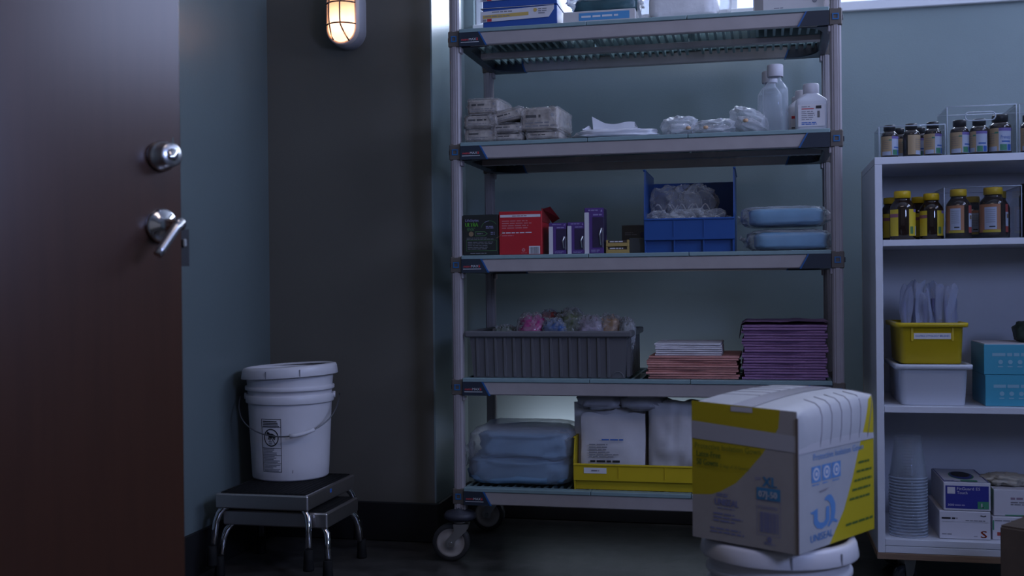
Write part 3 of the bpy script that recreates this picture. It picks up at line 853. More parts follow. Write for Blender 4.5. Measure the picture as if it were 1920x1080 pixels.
m_capw = mat('pale_cap', (.60, .58, .62), .45)
def clear_bottle(c, label, s=1.0):
    t = empty('clear_bottle', c, 0, label, 'bottle', 'clear bottles on the second shelf')
    P = [(0, 0), (.036, 0), (.039, .004), (.039, .056), (.0375, .061), (.0375, .066), (.039, .071), (.039, .128), (.037, .137), (.027, .152), (.0195, .161), (.0185, .165), (.0185, .176), (0, .176)]
    MB().lathe([(r * s, z * s) for r, z in P], 36, cap0=False, cap1=False).build('bottle_body', m_clearpl, t)
    MB().lathe([(r * s * .95, z * s) for r, z in [(0, .003), (.037, .003), (.037, .125), (.036, .132), (0, .132)]], 30, cap0=False, cap1=False).build('liquid', m_water, t)
    b = MB().lathe([(r * s, z * s) for r, z in [(.0235, .172), (.0245, .174), (.0245, .206), (.023, .209), (0, .209)]], 30, cap0=False, cap1=False); b.build('cap', m_capw, t)
    return t
clear_bottle((.052, 3.515, T2 + .0005), 'tall clear bottle with pale cap, in front, on the second shelf')
clear_bottle((.036, 3.600, T2 + .0005), 'clear bottle half hidden behind the tall clear bottle', .98)
m_jug = mat('white_jug_plastic', (.62, .63, .68), .35, alpha=.82)
def jug(c, label, s=1.0, lab=True):
    t = empty('saline_jug', c, 0, label, 'bottle', 'white square bottles on the second shelf')
    def sq(w, d, z, n=.25):
        return [(sgnpow(math.cos(a), n) * w/2, sgnpow(math.sin(a), n) * d/2, z) for a in [2 * math.pi * i / 32 for i in range(32)]]
    b = MB(); loft(b, [sq(.090*s, .075*s, 0), sq(.094*s, .078*s, .003*s), sq(.095*s, .079*s, .084*s), sq(.090*s, .075*s, .093*s), sq(.046*s, .044*s, .113*s, .8), sq(.038*s, .038*s, .118*s, 1)]); b.build('bottle_body', m_jug, t)
    MB().lathe([(r * s, z * s) for r, z in [(.0225, .112), (.0240, .114), (.0240, .140), (.022, .144), (0, .144)]], 28, cap0=False, cap1=False).build('cap', m_capw, t)
    p = Print((-.040 * s, -.0405 * s, .010), (1, 0, 0), (0, 0, 1), .0006)
    if lab:
        p.rect(m_dim, .0, .0, .078, .066)
        p.rect(m_red, .010, .052, .046, .0545, 1); p.lines(m_greyp, .010, .057, .036, .062, 1, layer=1)
        p.rect(m_black, .052, .053, .068, .062, 1); p.lines(m_greyp, .010, .018, .050, .048, 5, .4, 1, 4)
        p.bars(m_black, .056, .026, .064, .046, 6, 1); p.lines(m_bluep, .010, .004, .056, .014, 2, .5, 1, 6)
    else:
        p.rect(m_dim, .002, .006, .020, .050); p.rect(m_red, .004, .038, .016, .046, 1); p.rect(m_black, .004, .008, .014, .011, 1)
    p.build('label_print', t)
    return t
jug((.158, 3.510, T2 + .0005), 'white square bottle with red-striped label beside the right post')
jug((.136, 3.600, T2 + .0005), 'white square bottle behind the labelled one on the second shelf', .97, False)
jug((.128, 3.690, T2 + .0005), 'hindmost white square bottle at the right of the second shelf', .94, False)

# ---- third shelf
m_blackbox = mat('black_carton', (.016, .018, .016), .35)
m_lime = mat('lime_print', (.10, .38, .03), .5)
m_grn  = mat('green_line_print', (.07, .17, .06), .5)
m_lil  = mat('lilac_print', (.26, .24, .42), .5)
m_brz  = mat('bronze_print', (.22, .15, .08), .5)
t, w, d, h = carton('supply_box', -.936, -.8195, 3.470, 3.60, T3, T3 + .131, m_blackbox, 'black box with green and white print at the left end of the third shelf', 'box')
p = front(t)
p.text(m_lil, 'LifeStyles', .008, .109, .008, .044); p.text(m_lime, 'ULTRA', .008, .093, .0125, .042, bold=.0006)
p.lines(m_grn, .014, .078, .042, .090, 3, .5); p.disc(m_brz, .027, .069, .008)
p.ring(m_grn, .088, .083, .027, .0285, a0=.6, a1=2.9); p.ring(m_lil, .088, .083, .0265, .028, a0=1.6, a1=2.2, layer=1); p.ring(m_brz, .100, .088, .034, .0355, a0=-1.3, a1=-.3)
p.poly(m_grn, [(.040, .062), (.072, .062), (.082, .0695), (.072, .077), (.040, .077)]); p.poly(m_blackbox, [(.042, .064), (.071, .064), (.079, .0695), (.071, .075), (.042, .075)], 1)
p.lines(m_greyp, .046, .067, .068, .072, 1, layer=2); p.lines(m_lil, .076, .085, .104, .095, 2, .5, 0, 5); p.lines(m_lil, .092, .065, .106, .076, 2, .5, 0, 2)
p.lines(m_greyp, .012, .050, .112, .058, 2, .4); p.frame(m_grn, .010, .014, .112, .049, .0012); p.lines(m_greyp, .015, .018, .108, .045, 5, .4, 0, 8)
p.lines(m_greyp, .024, .004, .080, .009, 1); p.build('box_print', t)
m_redbox = mat('red_carton', (.42, .012, .020), .45, vary=.05)
m_redin  = mat('dark_red_inner', (.20, .012, .014), .6)
t, w, d, h = carton('supply_box', -.8165, -.676, 3.470, 3.600, T3, T3 + .139, m_redbox, 'red box with open top flap and barcode on the third shelf', 'box')
b = MB(); b.box(w - .002, w + .0015, .004, d, h - .035, h + .008); b.add([(w, .01, h + .006), (w + .024, .02, h + .014), (w + .040, .10, h - .020), (w + .012, .12, h - .034)], [(0, 1, 2, 3)]); b.build('open_flap', m_redin, t)
p = front(t); m_pinkp = mat('pale_red_print', (.50, .16, .17), .5)
p.rect(m_dim, .004, .120, .136, .1285); p.lines(m_redin, .044, .1222, .094, .1262, 1, layer=1)
p.lines(m_pinkp, .010, .082, .126, .112, 4, .4, seed=2); p.lines(m_dim, .010, .067, .108, .074, 1, .5, seed=3, ragged=.05); p.lines(m_pinkp, .010, .059, .05, .064, 1)
p.ring(m_pinkp, .080, .015, .002, .0055); p.lines(m_pinkp, .072, .004, .092, .007, 1)
p.build('box_print', t)
p = front(t); p.rect(m_dim, .098, .002, .134, .027); p.bars(m_greyp, .102, .003, .131, .024, 12, 1); p.build('barcode_label', t)
m_purp = mat('purple_carton', (.085, .040, .185), .35); m_purd = mat('dark_purple_inner', (.030, .020, .055), .4); m_lav = mat('lavender_print', (.26, .22, .40), .5)
def window_box(x0, w, z1, label, white_edge, seed):
    t, w, d, h = carton('window_box', x0, x0 + w, 3.472, 3.545, T3, z1, m_purp, label, 'box', 'purple boxes with clear windows')
    part('plastic_window', m_purd, t, (w * .42, w * 1.006, -.001, .05, h * .13, h * .80), bev=.0008)
    p = front(t, .0016)
    p.rect(m_dim, .0, .0, w * .24, h * .885 if not white_edge else h * .90); p.lines(m_lav, w * .20, h * .93, w * .72, h * .965, 1, .8, seed=seed, ragged=0)
    p.lines(m_lav, w * .46, h * .83, w * .92, h * .865, 1, .9, ragged=0); p.lines(m_lav, w * .34, h * .02, w * .92, h * .09, 2, .5, seed=seed)
    p.poly(m_lav, [(w * .86, h * .90), (w * .95, h * .92), (w * .93, h * .96), (w * .87, h * .95)])
    p.build('box_print', t)
    it = MB()
    it.tube([(w * .60, .010, h * .16), (w * .64, .008, h * .40), (w * .60, .008, h * .60)], .0030, 8)
    it.tube([(w * .86, -.002, h * .18), (w * .80, -.003, h * .42), (w * .90, -.003, h * .56)], .0026, 8)
    it.build('boxed_instrument', m_steel, t)
    part('window_glare_strip', m_film, t, (w * .93, w * 1.01, -.0022, -.0012, h * .13, h * .55))
    return t
window_box(-.654, .056, T3 + .099, 'leftmost short purple window box on the third shelf, beside the red box', 0, 1)
window_box(-.594, .054, T3 + .100, 'second short purple window box on the third shelf', 0, 2)
window_box(-.539, .060, T3 + .144, 'tall purple window box on the third shelf', 1, 3)
part('side_panel', m_purd, bpy.data.objects['window_box.002'], (.0602, .0612, .004, .07, .06, .142))
m_gold = mat('gold_tray_card', (.36, .25, .08), .4); m_brown = mat('brown_bars', (.06, .040, .032), .5)
def small_tray(z, label, dz):
    t = empty('small_tray', (-.472, 3.475, z + .0005), 0, label, 'box', 'gold and brown small trays')
    part('tray_card', m_gold, t, (0, .072, 0, .06, 0, .0115), (0, .006, 0, .06, .0115, .0205), (.066, .072, 0, .06, .0115, .0205), bev=.0006)
    part('tray_contents', m_brown, t, (.006, .066, .004, .056, .0115, .0190), bev=.001)
    p = Print((0, 0.004, 0), (1, 0, 0), (0, 0, 1)); p.lines(m_dim, .012, .0130, .058, .0180, 1, .7, seed=dz, ragged=.1); p.build('tray_print', t)
small_tray(T3, 'lower gold and brown tray on the third shelf', 1)
small_tray(T3 + .0212, 'upper gold and brown tray on the third shelf', 2)
m_dgrey = mat('dark_grey_carton', (.065, .066, .062), .55); m_dgrey2 = mat('slate_carton', (.042, .048, .047), .55)
t, w, d, h = carton('storage_box', -.402, -.352, 3.500, 3.60, T3, T3 + .048, m_dgrey2, 'low dark slate box beside the blue bin on the third shelf', 'box')
t, w, d, h = carton('storage_box', -.437, -.354, 3.605, 3.72, T3, T3 + .094, m_dgrey, 'dark grey box with a round mark behind the slate box', 'box')
p = front(t); p.disc(m_purd, .068, .062, .009); p.lines(m_greyp, .010, .060, .050, .072, 2, .4); p.build('box_print', t)

def hopper_bin(name, x0, x1, y0, y1, z, hf, hb, m, label, ribs, cat='bin'):
    """stacking hopper bin: cut-away front, slanted lip, ribs under the lip"""
    t = empty(name, (x0, y0, z + .0006), 0, label, cat)
    w, d = x1 - x0, y1 - y0; th = .0035; hm = hf * .36
    b = MB()
    inset = .012
    b.box(inset * .5, w - inset * .5, inset, d, 0, th)
    b.box(0, w, d - th, d, 0, hb * .92)
    for x in (0, w - th):
        sidep = [(inset, 0), (d, 0), (d, hb), (.025, hb), (0.0, hf + .012), (0, hm)]
        b.prism(sidep, x, x + th, 'x')
    b.box(-.004, .004, .02, d, hb - .006, hb, bev=.002); b.box(w - .004, w + .004, .02, d, hb - .006, hb, bev=.002)
    b.build('bin_body', m, t)
    b = MB().box(.0, w, -.004, 0, hm, hf, bev=.0015).box(0, w, -.007, .002, hf - .006, hf + .001, bev=.002)
    fl = b.build('front_lip', m, t)
    part('lower_front', m, t, (inset * .4, w - inset * .4, inset, inset + th, th, hm + .004))
    for k in range(ribs):
        x = .004 + (w - .008) * k / (ribs - 1)
        b = MB().prism([(0.0, 0), (inset + .001, 0), (inset + .001, hm), (0.0, hm)], x - .0022, x + .0022, 'x'); b.build('rib', m, t)
    for k in (1, 2):
        part('divider_groove', m, fl, (w * k / 3 - .0012, w * k / 3 + .0012, -.0062, -.0040, hm + .012, hf - .004))
    return t, w, d
m_bluebin = mat('blue_polypropylene', (.016, .070, .25), .35, vary=.05)
binb, w, d = hopper_bin('stacking_bin', -.352, -.074, 3.476, 3.79, T3, .105, .262, m_bluebin, 'blue hopper bin full of clear tubing bags on the third shelf', 4)
for k in range(7):
    c = (-.300 + .052 * (k % 4) + .01 * (k // 4), 3.545 + .07 * (k // 4), T3 + .055 + .045 * (k // 4))
    t = empty('tubing_bag', c, 0, ['clear tubing bag at the front of the blue bin, leftmost', 'clear tubing bag at the front of the blue bin, second from left', 'clear tubing bag at the front of the blue bin, third from left',
        'clear tubing bag at the front right of the blue bin', 'clear tubing bag at the back left of the blue bin', 'clear tubing bag at the back middle of the blue bin', 'clear tubing bag at the back right of the blue bin'][k], 'bag', 'clear tubing bags in the blue bin')
    crumple('bag_film', m_crink, t, (0, 0, 0), (.110, .085, .080 if k < 4 else .115), 60 + k, .40, .9, .9, 48, 26, .7, flat=False)
    MB().tube([(-.035 + .07 * i / 12, -.022 + .010 * math.sin(i * .9 + k), .03 + .028 * abs(math.sin(i * .55 + k))) for i in range(13)], .0022, 6).build('tubing', m_filmw, t)
m_sky = mat('sky_blue_drape', (.17, .35, .52), .55, vary=.10, vscale=14, bump=.12, bscale=20)
def drape_pack(c, w, d, h, seed, label, rz=0, over=.03):
    t = empty('drape_pack', c, rz, label, 'package', 'blue drape packs in clear film')
    crumple('folded_drape', m_sky, t, (.006, 0, .003), (w * .88, d * .88, h * .84), seed, .06, 1.6, .36, 44, 22, .5)
    b = MB(); b.box(-w * .36, w * .40, -d * .42, -d * .40, h * .30, h * .325, bev=.001); b.build('fold_edge', m_sky, t)
    crumple('film_bag', m_film, t, (0, 0, 0), (w, d, h), seed + 1, .14, 1.6, .46, 54, 28, .65)
    for s in (-1, 1): pouch('film_end', m_film, t, (s * w * .48, -d * .1, h * .18), .05, h * .5, .004, seed + 3 + s, rz=.8 * s, curl=.018)
    return t
drape_pack((.088, 3.575, T3 + .0006), .250, .20, .066, 81, 'lower blue drape pack in clear film at the right of the third shelf')
drape_pack((.075, 3.585, T3 + .076), .255, .20, .064, 83, 'upper blue drape pack in clear film at the right of the third shelf', -.03)

# ---- fourth shelf
m_tote = mat('grey_tote_plastic', (.115, .113, .120), .40, vary=.05)
def tote():
    t = empty('grey_tote', (-.924, 3.474, T4 + .0006), 0, 'dark grey ribbed tote full of bagged items on the fourth shelf', 'tote')
    w, d, h = .520, .36, .138
    b = MB()
    def ring(wi, di, z, ins): return [(ins, ins, z), (w - ins, ins, z), (w - ins, d - ins, z), (ins, d - ins, z)]
    loft(b, [ring(w, d, 0.0, .014), ring(w, d, h, .004), ring(w, d, h, .008), ring(w, d, .006, .018)])
    b.sm = [False] * len(b.sm)
    b.add([(.014, .014, 0), (w - .014, .014, 0), (w - .014, d - .014, 0), (.014, d - .014, 0)], [(0, 1, 2, 3)])
    b.build('tote_body', m_tote, t)
    b = MB()
    for x0, x1, y0, y1 in ((-.010, w + .010, -.010, .006), (-.010, w + .010, d - .006, d + .010), (-.010, .006, .006, d - .006), (w - .006, w + .010, .006, d - .006)):
        b.box(x0, x1, y0, y1, h - .008, h + .012, bev=.004)
    b.build('tote_rim', m_tote, t)
    n = 15
    for i in range(n):
        x = .030 + (w - .095) * i / (n - 1)
        b = MB().prism([(x - .0055, .0), (x + .0055, .0), (x + .0035, -.0085), (x - .0035, -.0085)], .004, h - .010, 'z')
        b.v = [(px, py + .010 * (1 - pz / h) + .006, pz) for px, py, pz in b.v]
        b.build('rib', m_tote, t)
    for i in range(11):
        y = .04 + (d - .08) * i / 10
        b = MB().prism([(y - .005, 0.004), (y + .005, .004), (y + .005, h - .01), (y - .005, h - .01)], w - .010, w + .001, 'x'); b.build('side_rib', m_tote, t)
    b = MB().lathe([(.017, -.001), (.0185, -.001), (.0185, .001), (.017, .001)], 24, (w - .035, .008, .004), 'y', cap0=False, cap1=False, a0=0, a1=math.pi); b.build('moulded_arch', m_tote, t)
    return t
tote()
def mt2(nm, c): return mat(nm, c, .15, bump=.4, bscale=30, vary=.35, vscale=30)
cols = [('grey green bagged item at the left of the grey tote', (.10, .14, .10), -.835, 3.62, .07, .015), ('magenta bagged item in the grey tote', (.34, .05, .18), -.735, 3.60, .090, .052),
        ('red and dark bagged item beside the magenta one in the grey tote', (.26, .06, .05), -.690, 3.66, .075, .058), ('blue bagged item in the grey tote', (.05, .10, .24), -.660, 3.585, .075, .036),
        ('olive and clear peaked bagged item in the grey tote', (.10, .12, .07), -.610, 3.62, .090, .064), ('pale lilac bagged item in the grey tote', (.30, .26, .32), -.540, 3.60, .085, .044),
        ('tan bagged item at the right of the grey tote', (.34, .21, .12), -.478, 3.61, .085, .044), ('small clear bag poking out at the right end of the grey tote', (.30, .31, .32), -.418, 3.575, .045, .036)]
for k, (lb, c, x, y, s, up) in enumerate(cols):
    t = empty('bagged_item', (x, y, T4 + .085), 0, lb, 'bag', 'bagged items in the grey tote')
    crumple('contents', mt2('tote_item_%d' % k, c), t, (0, 0, 0), (s, s * .9, .060 + up), 90 + k, .45, 2.0, .8, 36, 22, .7, flat=False)
    crumple('film_bag', m_crink, t, (0, 0, 0), (s * 1.08, s * .95, .064 + up), 190 + k, .42, 1.5, .75, 44, 24, .8, flat=False)

def folded_pad(w, d, h, m, seed, droop=0.0):
    """a folded absorbent pad: two-ply slab with rounded front fold and wavy edges"""
    b = MB(); off = Vector((seed * 3.3, seed * 1.9, 0))
    n = 26
    prof = []
    for i in range(9):
        a = math.pi / 2 + math.pi * i / 8
        prof.append((math.cos(a) * h * .5, math.sin(a) * h * .5))
    rings = []
    def fn(u, v):
        x = (u - .5) * w
        jog = .006 * mnoise.noise(Vector((u * 2.2, 0, 1)) + off)
        lift = .0014 * mnoise.noise(Vector((u * 3, 2, 0)) + off)
        if v <= .5:
            k = v / .5; a = -math.pi / 2 - math.pi * k
            y = jog + h * .5 + math.cos(a) * h * .5 * 1.0; z = h * .5 + math.sin(a) * h * .5
        else:
            k = (v - .5) / .5; y = jog + h * .5 + (d - h) * k; z = h
        endw = droop * (max(0, abs(u - .5) - .42) / .08) ** 2
        return (x, y, max(.0002, z * (1 + .10 * mnoise.noise(Vector((u * 5, v, 4)) + off))) + lift * 0)
    b.grid(fn, n, 12)
    b.add([(-.5 * w, .004, .0002), (.5 * w, .004, .0002), (.5 * w, d, .0002), (-.5 * w, d, .0002)], [(3, 2, 1, 0)])
    b.add([(-.5 * w, d, .0002), (.5 * w, d, .0002), (.5 * w, d, h), (-.5 * w, d, h)], [(0, 1, 2, 3)])
    for s in (-.5, .5): b.add([(s * w, .002, .0002), (s * w, d, .0002), (s * w, d, h), (s * w, .002, h)], [(0, 1, 2, 3)])
    return b
ORD = ['lowest', 'second', 'third', 'fourth', 'fifth', 'sixth', 'seventh', 'eighth', 'ninth', 'tenth']
def ordinal(i, n):
    if i == 0: return 'lowest'
    if i == n - 1: return 'uppermost'
    return ORD[i] + ' from the bottom' if i < n / 2 else (ORD[n - 1 - i] + ' from the top')
def pad_stack(x0, x1, y0, d, z0, n, h, m, m_in, label, group, seed, jit=.006, top=None):
    R = random.Random(seed); z = z0 + .0004; protos = []
    for k in range(4):
        hb = h * (.94, 1.0, 1.06, 1.0)[k]
        protos.append((hb, k))
    datas = {}
    for i in range(n):
        hb, k = protos[i % 4]
        if k not in datas:
            body = folded_pad(x1 - x0, d, hb * .97, m, seed + k).build('pad_sheet', m, None)
            edge = MB().tube([(-(x1 - x0) * .5 + .002, .006, hb * .52), (0, .0045 + .003 * math.sin(k * 2.0), hb * .5), ((x1 - x0) * .5 - .002, .006, hb * .55)], hb * .10, 6).build('fold_line', m_in, None)
            datas[k] = (body.data, edge.data); bpy.data.objects.remove(body); bpy.data.objects.remove(edge)
        t = empty('folded_pad', ((x0 + x1) / 2 + R.uniform(-jit, jit), y0 + R.uniform(0, jit), z), R.uniform(-.02, .02), label % ordinal(i, n), 'pad', group)
        link(bpy.data.objects.new('pad_sheet', datas[k][0]), t)
        link(bpy.data.objects.new('fold_line', datas[k][1]), t)
        z += hb
    return z
m_pink = mat('salmon_pad', (.52, .235, .205), .7, vary=.12, vscale=30, bump=.15, bscale=60); m_pinkd = mat('red_fold', (.34, .10, .08), .7)
m_pur2 = mat('purple_pad', (.250, .130, .255), .7, vary=.12, vscale=30, bump=.15, bscale=60); m_purd2 = mat('dark_purple_fold', (.13, .05, .15), .7)
m_wpad = mat('white_pad', (.60, .57, .60), .7, vary=.05, vscale=30, bump=.1, bscale=60); m_wpadd = mat('grey_fold', (.30, .28, .30), .7)
zp = pad_stack(-.345, -.068, 3.480, .30, T4, 10, .0072, m_pink, m_pinkd, 'salmon pink folded pad, %s of the low stack on the fourth shelf', 'salmon folded pads', 5)
pad_stack(-.322, -.118, 3.485, .22, zp, 6, .0066, m_wpad, m_wpadd, 'white folded pad on the salmon pink stack, %s of the white ones', 'white folded pads', 9, .003)
zz = pad_stack(-.052, .196, 3.478, .32, T4, 20, .0084, m_pur2, m_purd2, 'purple folded pad, %s of the tall stack on the fourth shelf', 'purple folded pads', 14, .005)
t = empty('draped_pad', (.075, 3.485, zz), 0, 'topmost purple pad, one end hanging over the left of the tall stack', 'pad')
b = MB()
def dfn(u, v):
    s = u * .30 - .045; z = .010; x = -.125 + s
    if s < 0: z = .010 + s * 1.1; x = -.125 - .006 + s * .18
    n = .004 * mnoise.noise(Vector((u * 5, v * 3, 2)))
    return (x, .002 + .30 * v, z + n)
b.grid(dfn, 24, 8); b.grid(lambda u, v: (dfn(u, v)[0], dfn(u, v)[1], dfn(u, v)[2] - (.009 if u > .15 else .004)), 24, 8)
b.build('pad_sheet', m_pur2, t)

# ---- bottom shelf
m_linen = mat('blue_linen', (.135, .235, .345), .7, vary=.15, vscale=8, bump=.25, bscale=14)
m_linfilm = mat('hazy_linen_bag', (.55, .58, .64), .22, alpha=.16, bump=.2, bscale=20)
t = empty('linen_bag', (-.764, 3.64, T5 + .0006), 0, 'clear bag of folded blue linens on the bottom shelf', 'bag')
crumple('folded_linen', m_linen, t, (-.005, -.005, .004), (.345, .30, .088), 101, .16, 1.5, .42, 56, 26, .6)
crumple('folded_linen', m_linen, t, (.010, .000, .080), (.315, .29, .098), 103, .20, 1.4, .45, 56, 26, .6)
crumple('clear_film', m_linfilm, t, (0, 0, 0), (.356, .32, .192), 105, .05, 2.0, .36, 60, 30, .5)
pouch('tied_end', m_linfilm, t, (-.185, -.07, .055), .06, .07, .02, 4, rz=1.2, curl=.02)
biny, w, d = hopper_bin('stacking_bin', -.583, -.150, 3.478, 3.83, T5, .082, .165, m_yellow, 'yellow hopper bin holding white sterile pouches on the bottom shelf', 2)
p = Print((0, -.0045, 0), (1, 0, 0), (0, 0, 1), .0008); p.rect(m_paper, .034, .053, .106, .071); p.lines(m_greyp, .058, .059, .084, .065, 1, .6, 1); p.build('label', biny)
m_ster = mat('white_sterile_wrap', (.52, .51, .53), .55, vary=.08, vscale=7, bump=.25, bscale=10)
for k, (x, y, w2, h2, th, rz, lb) in enumerate(((-.462, 3.520, .205, .225, .020, .05, 'printed white sterile pouch at the front of the yellow bin'), (-.255, 3.530, .190, .265, .060, 0, 'puffy white sterile pouch at the right of the yellow bin'),
        (-.478, 3.570, .235, .262, .045, .03, 'crinkled white pouch behind the printed one in the yellow bin'), (-.270, 3.63, .22, .262, .05, -.1, 'white pouch at the back right of the yellow bin'), (-.465, 3.66, .23, .255, .05, .1, 'white pouch at the back left of the yellow bin'))):
    t = empty('sterile_pouch', (x, y, T5 + .012), 0, lb, 'pouch', 'white sterile pouches in the yellow bin')
    pouch('pouch_wrap', m_ster, t, (0, 0, 0), w2, h2, th, 20 + k, rz=rz, lean=.018, curl=.010, nu=22, nv=22)
    if k == 0:
        p = Print((-.085, -.0160, .06), (math.cos(.05), math.sin(.05), 0), (0, .055, 1), .0012)
        p.lines(m_bluep, .050, .080, .120, .088, 1, .55, seed=4, ragged=.02); p.lines(m_greyp, .010, .040, .08, .072, 4, .45, seed=7); p.lines(m_greyp, .010, .026, .13, .040, 2, .45, seed=3)
        p.lines(m_black, .014, .010, .12, .020, 1, .7, seed=6); p.build('pouch_print', t)
m_gpouch = mat('grey_upper_wrap', (.33, .33, .36), .4, bump=.3, bscale=12)
for k, (x, lb) in enumerate(((-.505, 'grey crumpled bag pressed under the fourth shelf, left'), (-.375, 'grey crumpled bag pressed under the fourth shelf, right'))):
    t = empty('crumpled_bag', (x, 3.60, T5 + .245), 0, lb, 'bag', 'grey crumpled bags over the yellow bin')
    crumple('bag_body', m_gpouch, t, (0, 0, 0), (.15, .16, .062), 130 + k, .25, 2.0, .6, 40, 22, .7)
# ================================================================== the gown box on the bucket
def gown_box():
    L, D, HB = .312, .2436, .275                       # right face, left face, height
    ang = math.atan2(.265, .165)
    t = empty('gown_box', (.067, 2.191, .3705), ang, 'bulging yellow and white gown carton with blue print, taped shut, on a bucket', 'box')
    m_boxw = mat('white_carton_board', (.37, .365, .375), .62, vary=.05, vscale=12, bump=.06, bscale=30)
    m_tape = mat('clear_packing_tape', (.52, .50, .52), .16, coat=.3)
    m_slit = mat('carton_slit', (.20, .19, .21), .7)
    m_bprt = mat('faded_blue_print', (.10, .23, .46), .55)
    m_teal2 = mat('teal_blue_print', (.05, .20, .36), .55)
    m_gprt = mat('olive_green_print', (.07, .12, .02), .55)
    m_nprt = mat('faint_indigo_print', (.17, .18, .34), .55)
    # profile (y, z) of the right face, rolling over to the top
    prof = [(0, 0), (0, .06), (0, .12), (0, .165), (.0005, .195), (.0015, .222), (.006, .248), (.014, .2625), (.026, .270), (.052, .2748), (.10, .2765), (.125, .277), (.17, .277), (.21, .276), (D, .275)]
    def ub(z, y):   # white/yellow boundary along local x
        tt = 1 - z / .275
        pts = [(0, .97), (.2, .885), (.35, .79), (.5, .73), (.65, .66), (.8, .57), (.9, .49), (1.0, .39)]
        if y > .02: return 1.0
        for (a, b), (c, d) in zip(pts, pts[1:]):
            if a <= tt <= c: return b + (d - b) * (tt - a) / (c - a)
        return .97
    sharp = {}
    for (y, z) in prof:
        sharp[(y, z)] = (0.0, z + (.275 - .273) * 0) if z < .22 else ((0.0, .222 + .05 * (z - .222) / .051) if y < .05 else (y, .275))
    def bulge(x, y, z):
        q = max(0, z - .19) / .09
        k = min(1.0, max(0, x) / .075); k = k * k * (3 - 2 * k)
        k2 = min(1.0, max(0, L - x) / .06); k *= .25 + .75 * k2 * k2 * (3 - 2 * k2)
        if (y, z) in sharp and y < .053: sy, sz = sharp[(y, z)]; y, z = sy + (y - sy) * k, sz + (z - sz) * k
        return (x + (.004 * q if x > L * .9 else 0), y, z + .006 * q * math.sin(math.pi * min(1, max(0, x / L))) + .016 * q * (x / L))
    b = MB(); n = 14
    b.use(m_boxw)
    def strip(m, f0, f1):
        b.use(m); N = n
        vs = []
        for (y, z) in prof:
            a, c = f0(z, y), f1(z, y)
            for i in range(N + 1): vs.append(bulge(L * (a + (c - a) * i / N), y, z))
        b.add(vs, [(j * (N + 1) + i, j * (N + 1) + i + 1, (j + 1) * (N + 1) + i + 1, (j + 1) * (N + 1) + i) for j in range(len(prof) - 1) for i in range(N)], True)
    strip(m_boxw, lambda z, y: 0, ub); strip(m_yelprt, ub, lambda z, y: 1.0)
    # left face (x = 0), quarter of yellow disc at its far upper side
    def sb(tt):     # fraction from near edge (0) to far edge (1) where yellow starts
        pts = [(0, .15), (.13, .165), (.33, .315), (.47, .46), (.56, .563), (.64, .72), (.67, .81), (.69, 1.0), (1, 1.0)]
        for (a, c), (d, e) in zip(pts, pts[1:]):
            if a <= tt <= d: return c + (e - c) * (tt - a) / (d - a)
        return 1.0
    def pz(y):
        for (a, c), (d, e) in zip(prof[4:], prof[5:]):
            if a <= y <= d: return c + (e - c) * (y - a) / (d - a)
        return .275
    rows = [0, .13, .2, .26, .33, .40, .47, .52, .56, .60, .64, .67, .69, .8, 1.0]
    for m, A, B in ((m_kwhite, lambda q: 0.0, sb), (m_yelprt, sb, lambda q: 1.0)):
        b.use(m); vs = []; N = 10
        for tt in rows:
            for i in range(N + 1):
                y = D * (A(tt) + (B(tt) - A(tt)) * i / N); top = .275 + .006 * (y / D)
                vs.append((-.0005, y, top * (1 - tt)))
        b.add(vs, [(j * (N + 1) + i, j * (N + 1) + i + 1, (j + 1) * (N + 1) + i + 1, (j + 1) * (N + 1) + i) for j in range(len(rows) - 1) for i in range(N)])
    b.use(m_boxw)
    b.add([(0, 0, 0), (L, 0, 0), (L, D, 0), (0, D, 0)], [(3, 2, 1, 0)])
    vs = [bulge(L, y, z) for y, z in prof]; b.add(vs + [(L, D, 0)], [tuple(range(len(vs) + 1))])
    vs = [bulge(L * i / 8, D, .275) for i in range(9)] + [(L, D, 0), (0, D, 0)]; b.add(vs, [tuple(range(len(vs)))])
    b.build('carton_body', None, t)
    part('near_edge', mat('brown_board_edge', (.10, .07, .055), .8), t, (-.0022, .0012, -.0022, .0012, 0, .262))
    # slits in the board where the top rolls over
    for x in (.085, .125, .165, .205, .245, .282):
        P = [bulge(x + .03 * max(0, (z - .19)) / .08, y, z) for y, z in prof if z > .19 and y < .09]
        MB().tube([(p[0], p[1] - .0004, p[2] + .0004) for p in P], .0008, 5).build('crease', m_slit, t)
        P = [bulge(x + .03, y, pz(y)) for y in (.152, .175, .2, .225, D)]
        MB().tube([(p[0], p[1], p[2] + .0002) for p in P], .0007, 5).build('crease', m_slit, t)
    # tape over the top seam and round the sides
    b = MB()
    b.grid(lambda u, v: (lambda p: (p[0], p[1], p[2] + .0012))(bulge(L * u, .098 + .05 * v, pz(.098 + .05 * v))), 14, 3)
    b.grid(lambda u, v: (-.0014, .098 + .05 * v, .276 - .010 * u), 3, 3)
    tp = b.build('top_tape', m_tape, t)
    zt0, zt1 = .198, .232
    b = MB(); b.add([(-.0014, 0, zt0 - .002), (-.0014, D, zt0 + .006), (-.0014, D, zt1 + .008), (-.0014, 0, zt1 - .004)], [(0, 1, 2, 3)])
    vs = []
    for (z, yy) in ((.192, .0), (.205, .0018), (.218, .0040), (.230, .0078)):
        for i in range(9): p = bulge(L * i / 8, yy, z); vs.append((p[0], p[1] - .0012, p[2]))
    b.add(vs, [(j * 9 + i, j * 9 + i + 1, (j + 1) * 9 + i + 1, (j + 1) * 9 + i) for j in range(3) for i in range(8)], True)
    b.build('side_tape', mat('matte_tape', (.40, .385, .40), .3), t, fix=False)
    # print on the left face: origin at its far top corner, x runs towards the near edge, y up
    p = Print((-.0006, D, 0), (0, -1, 0), (0, 0, 1), .0009); h = .278
    def Y(tt): return h * (1 - tt)
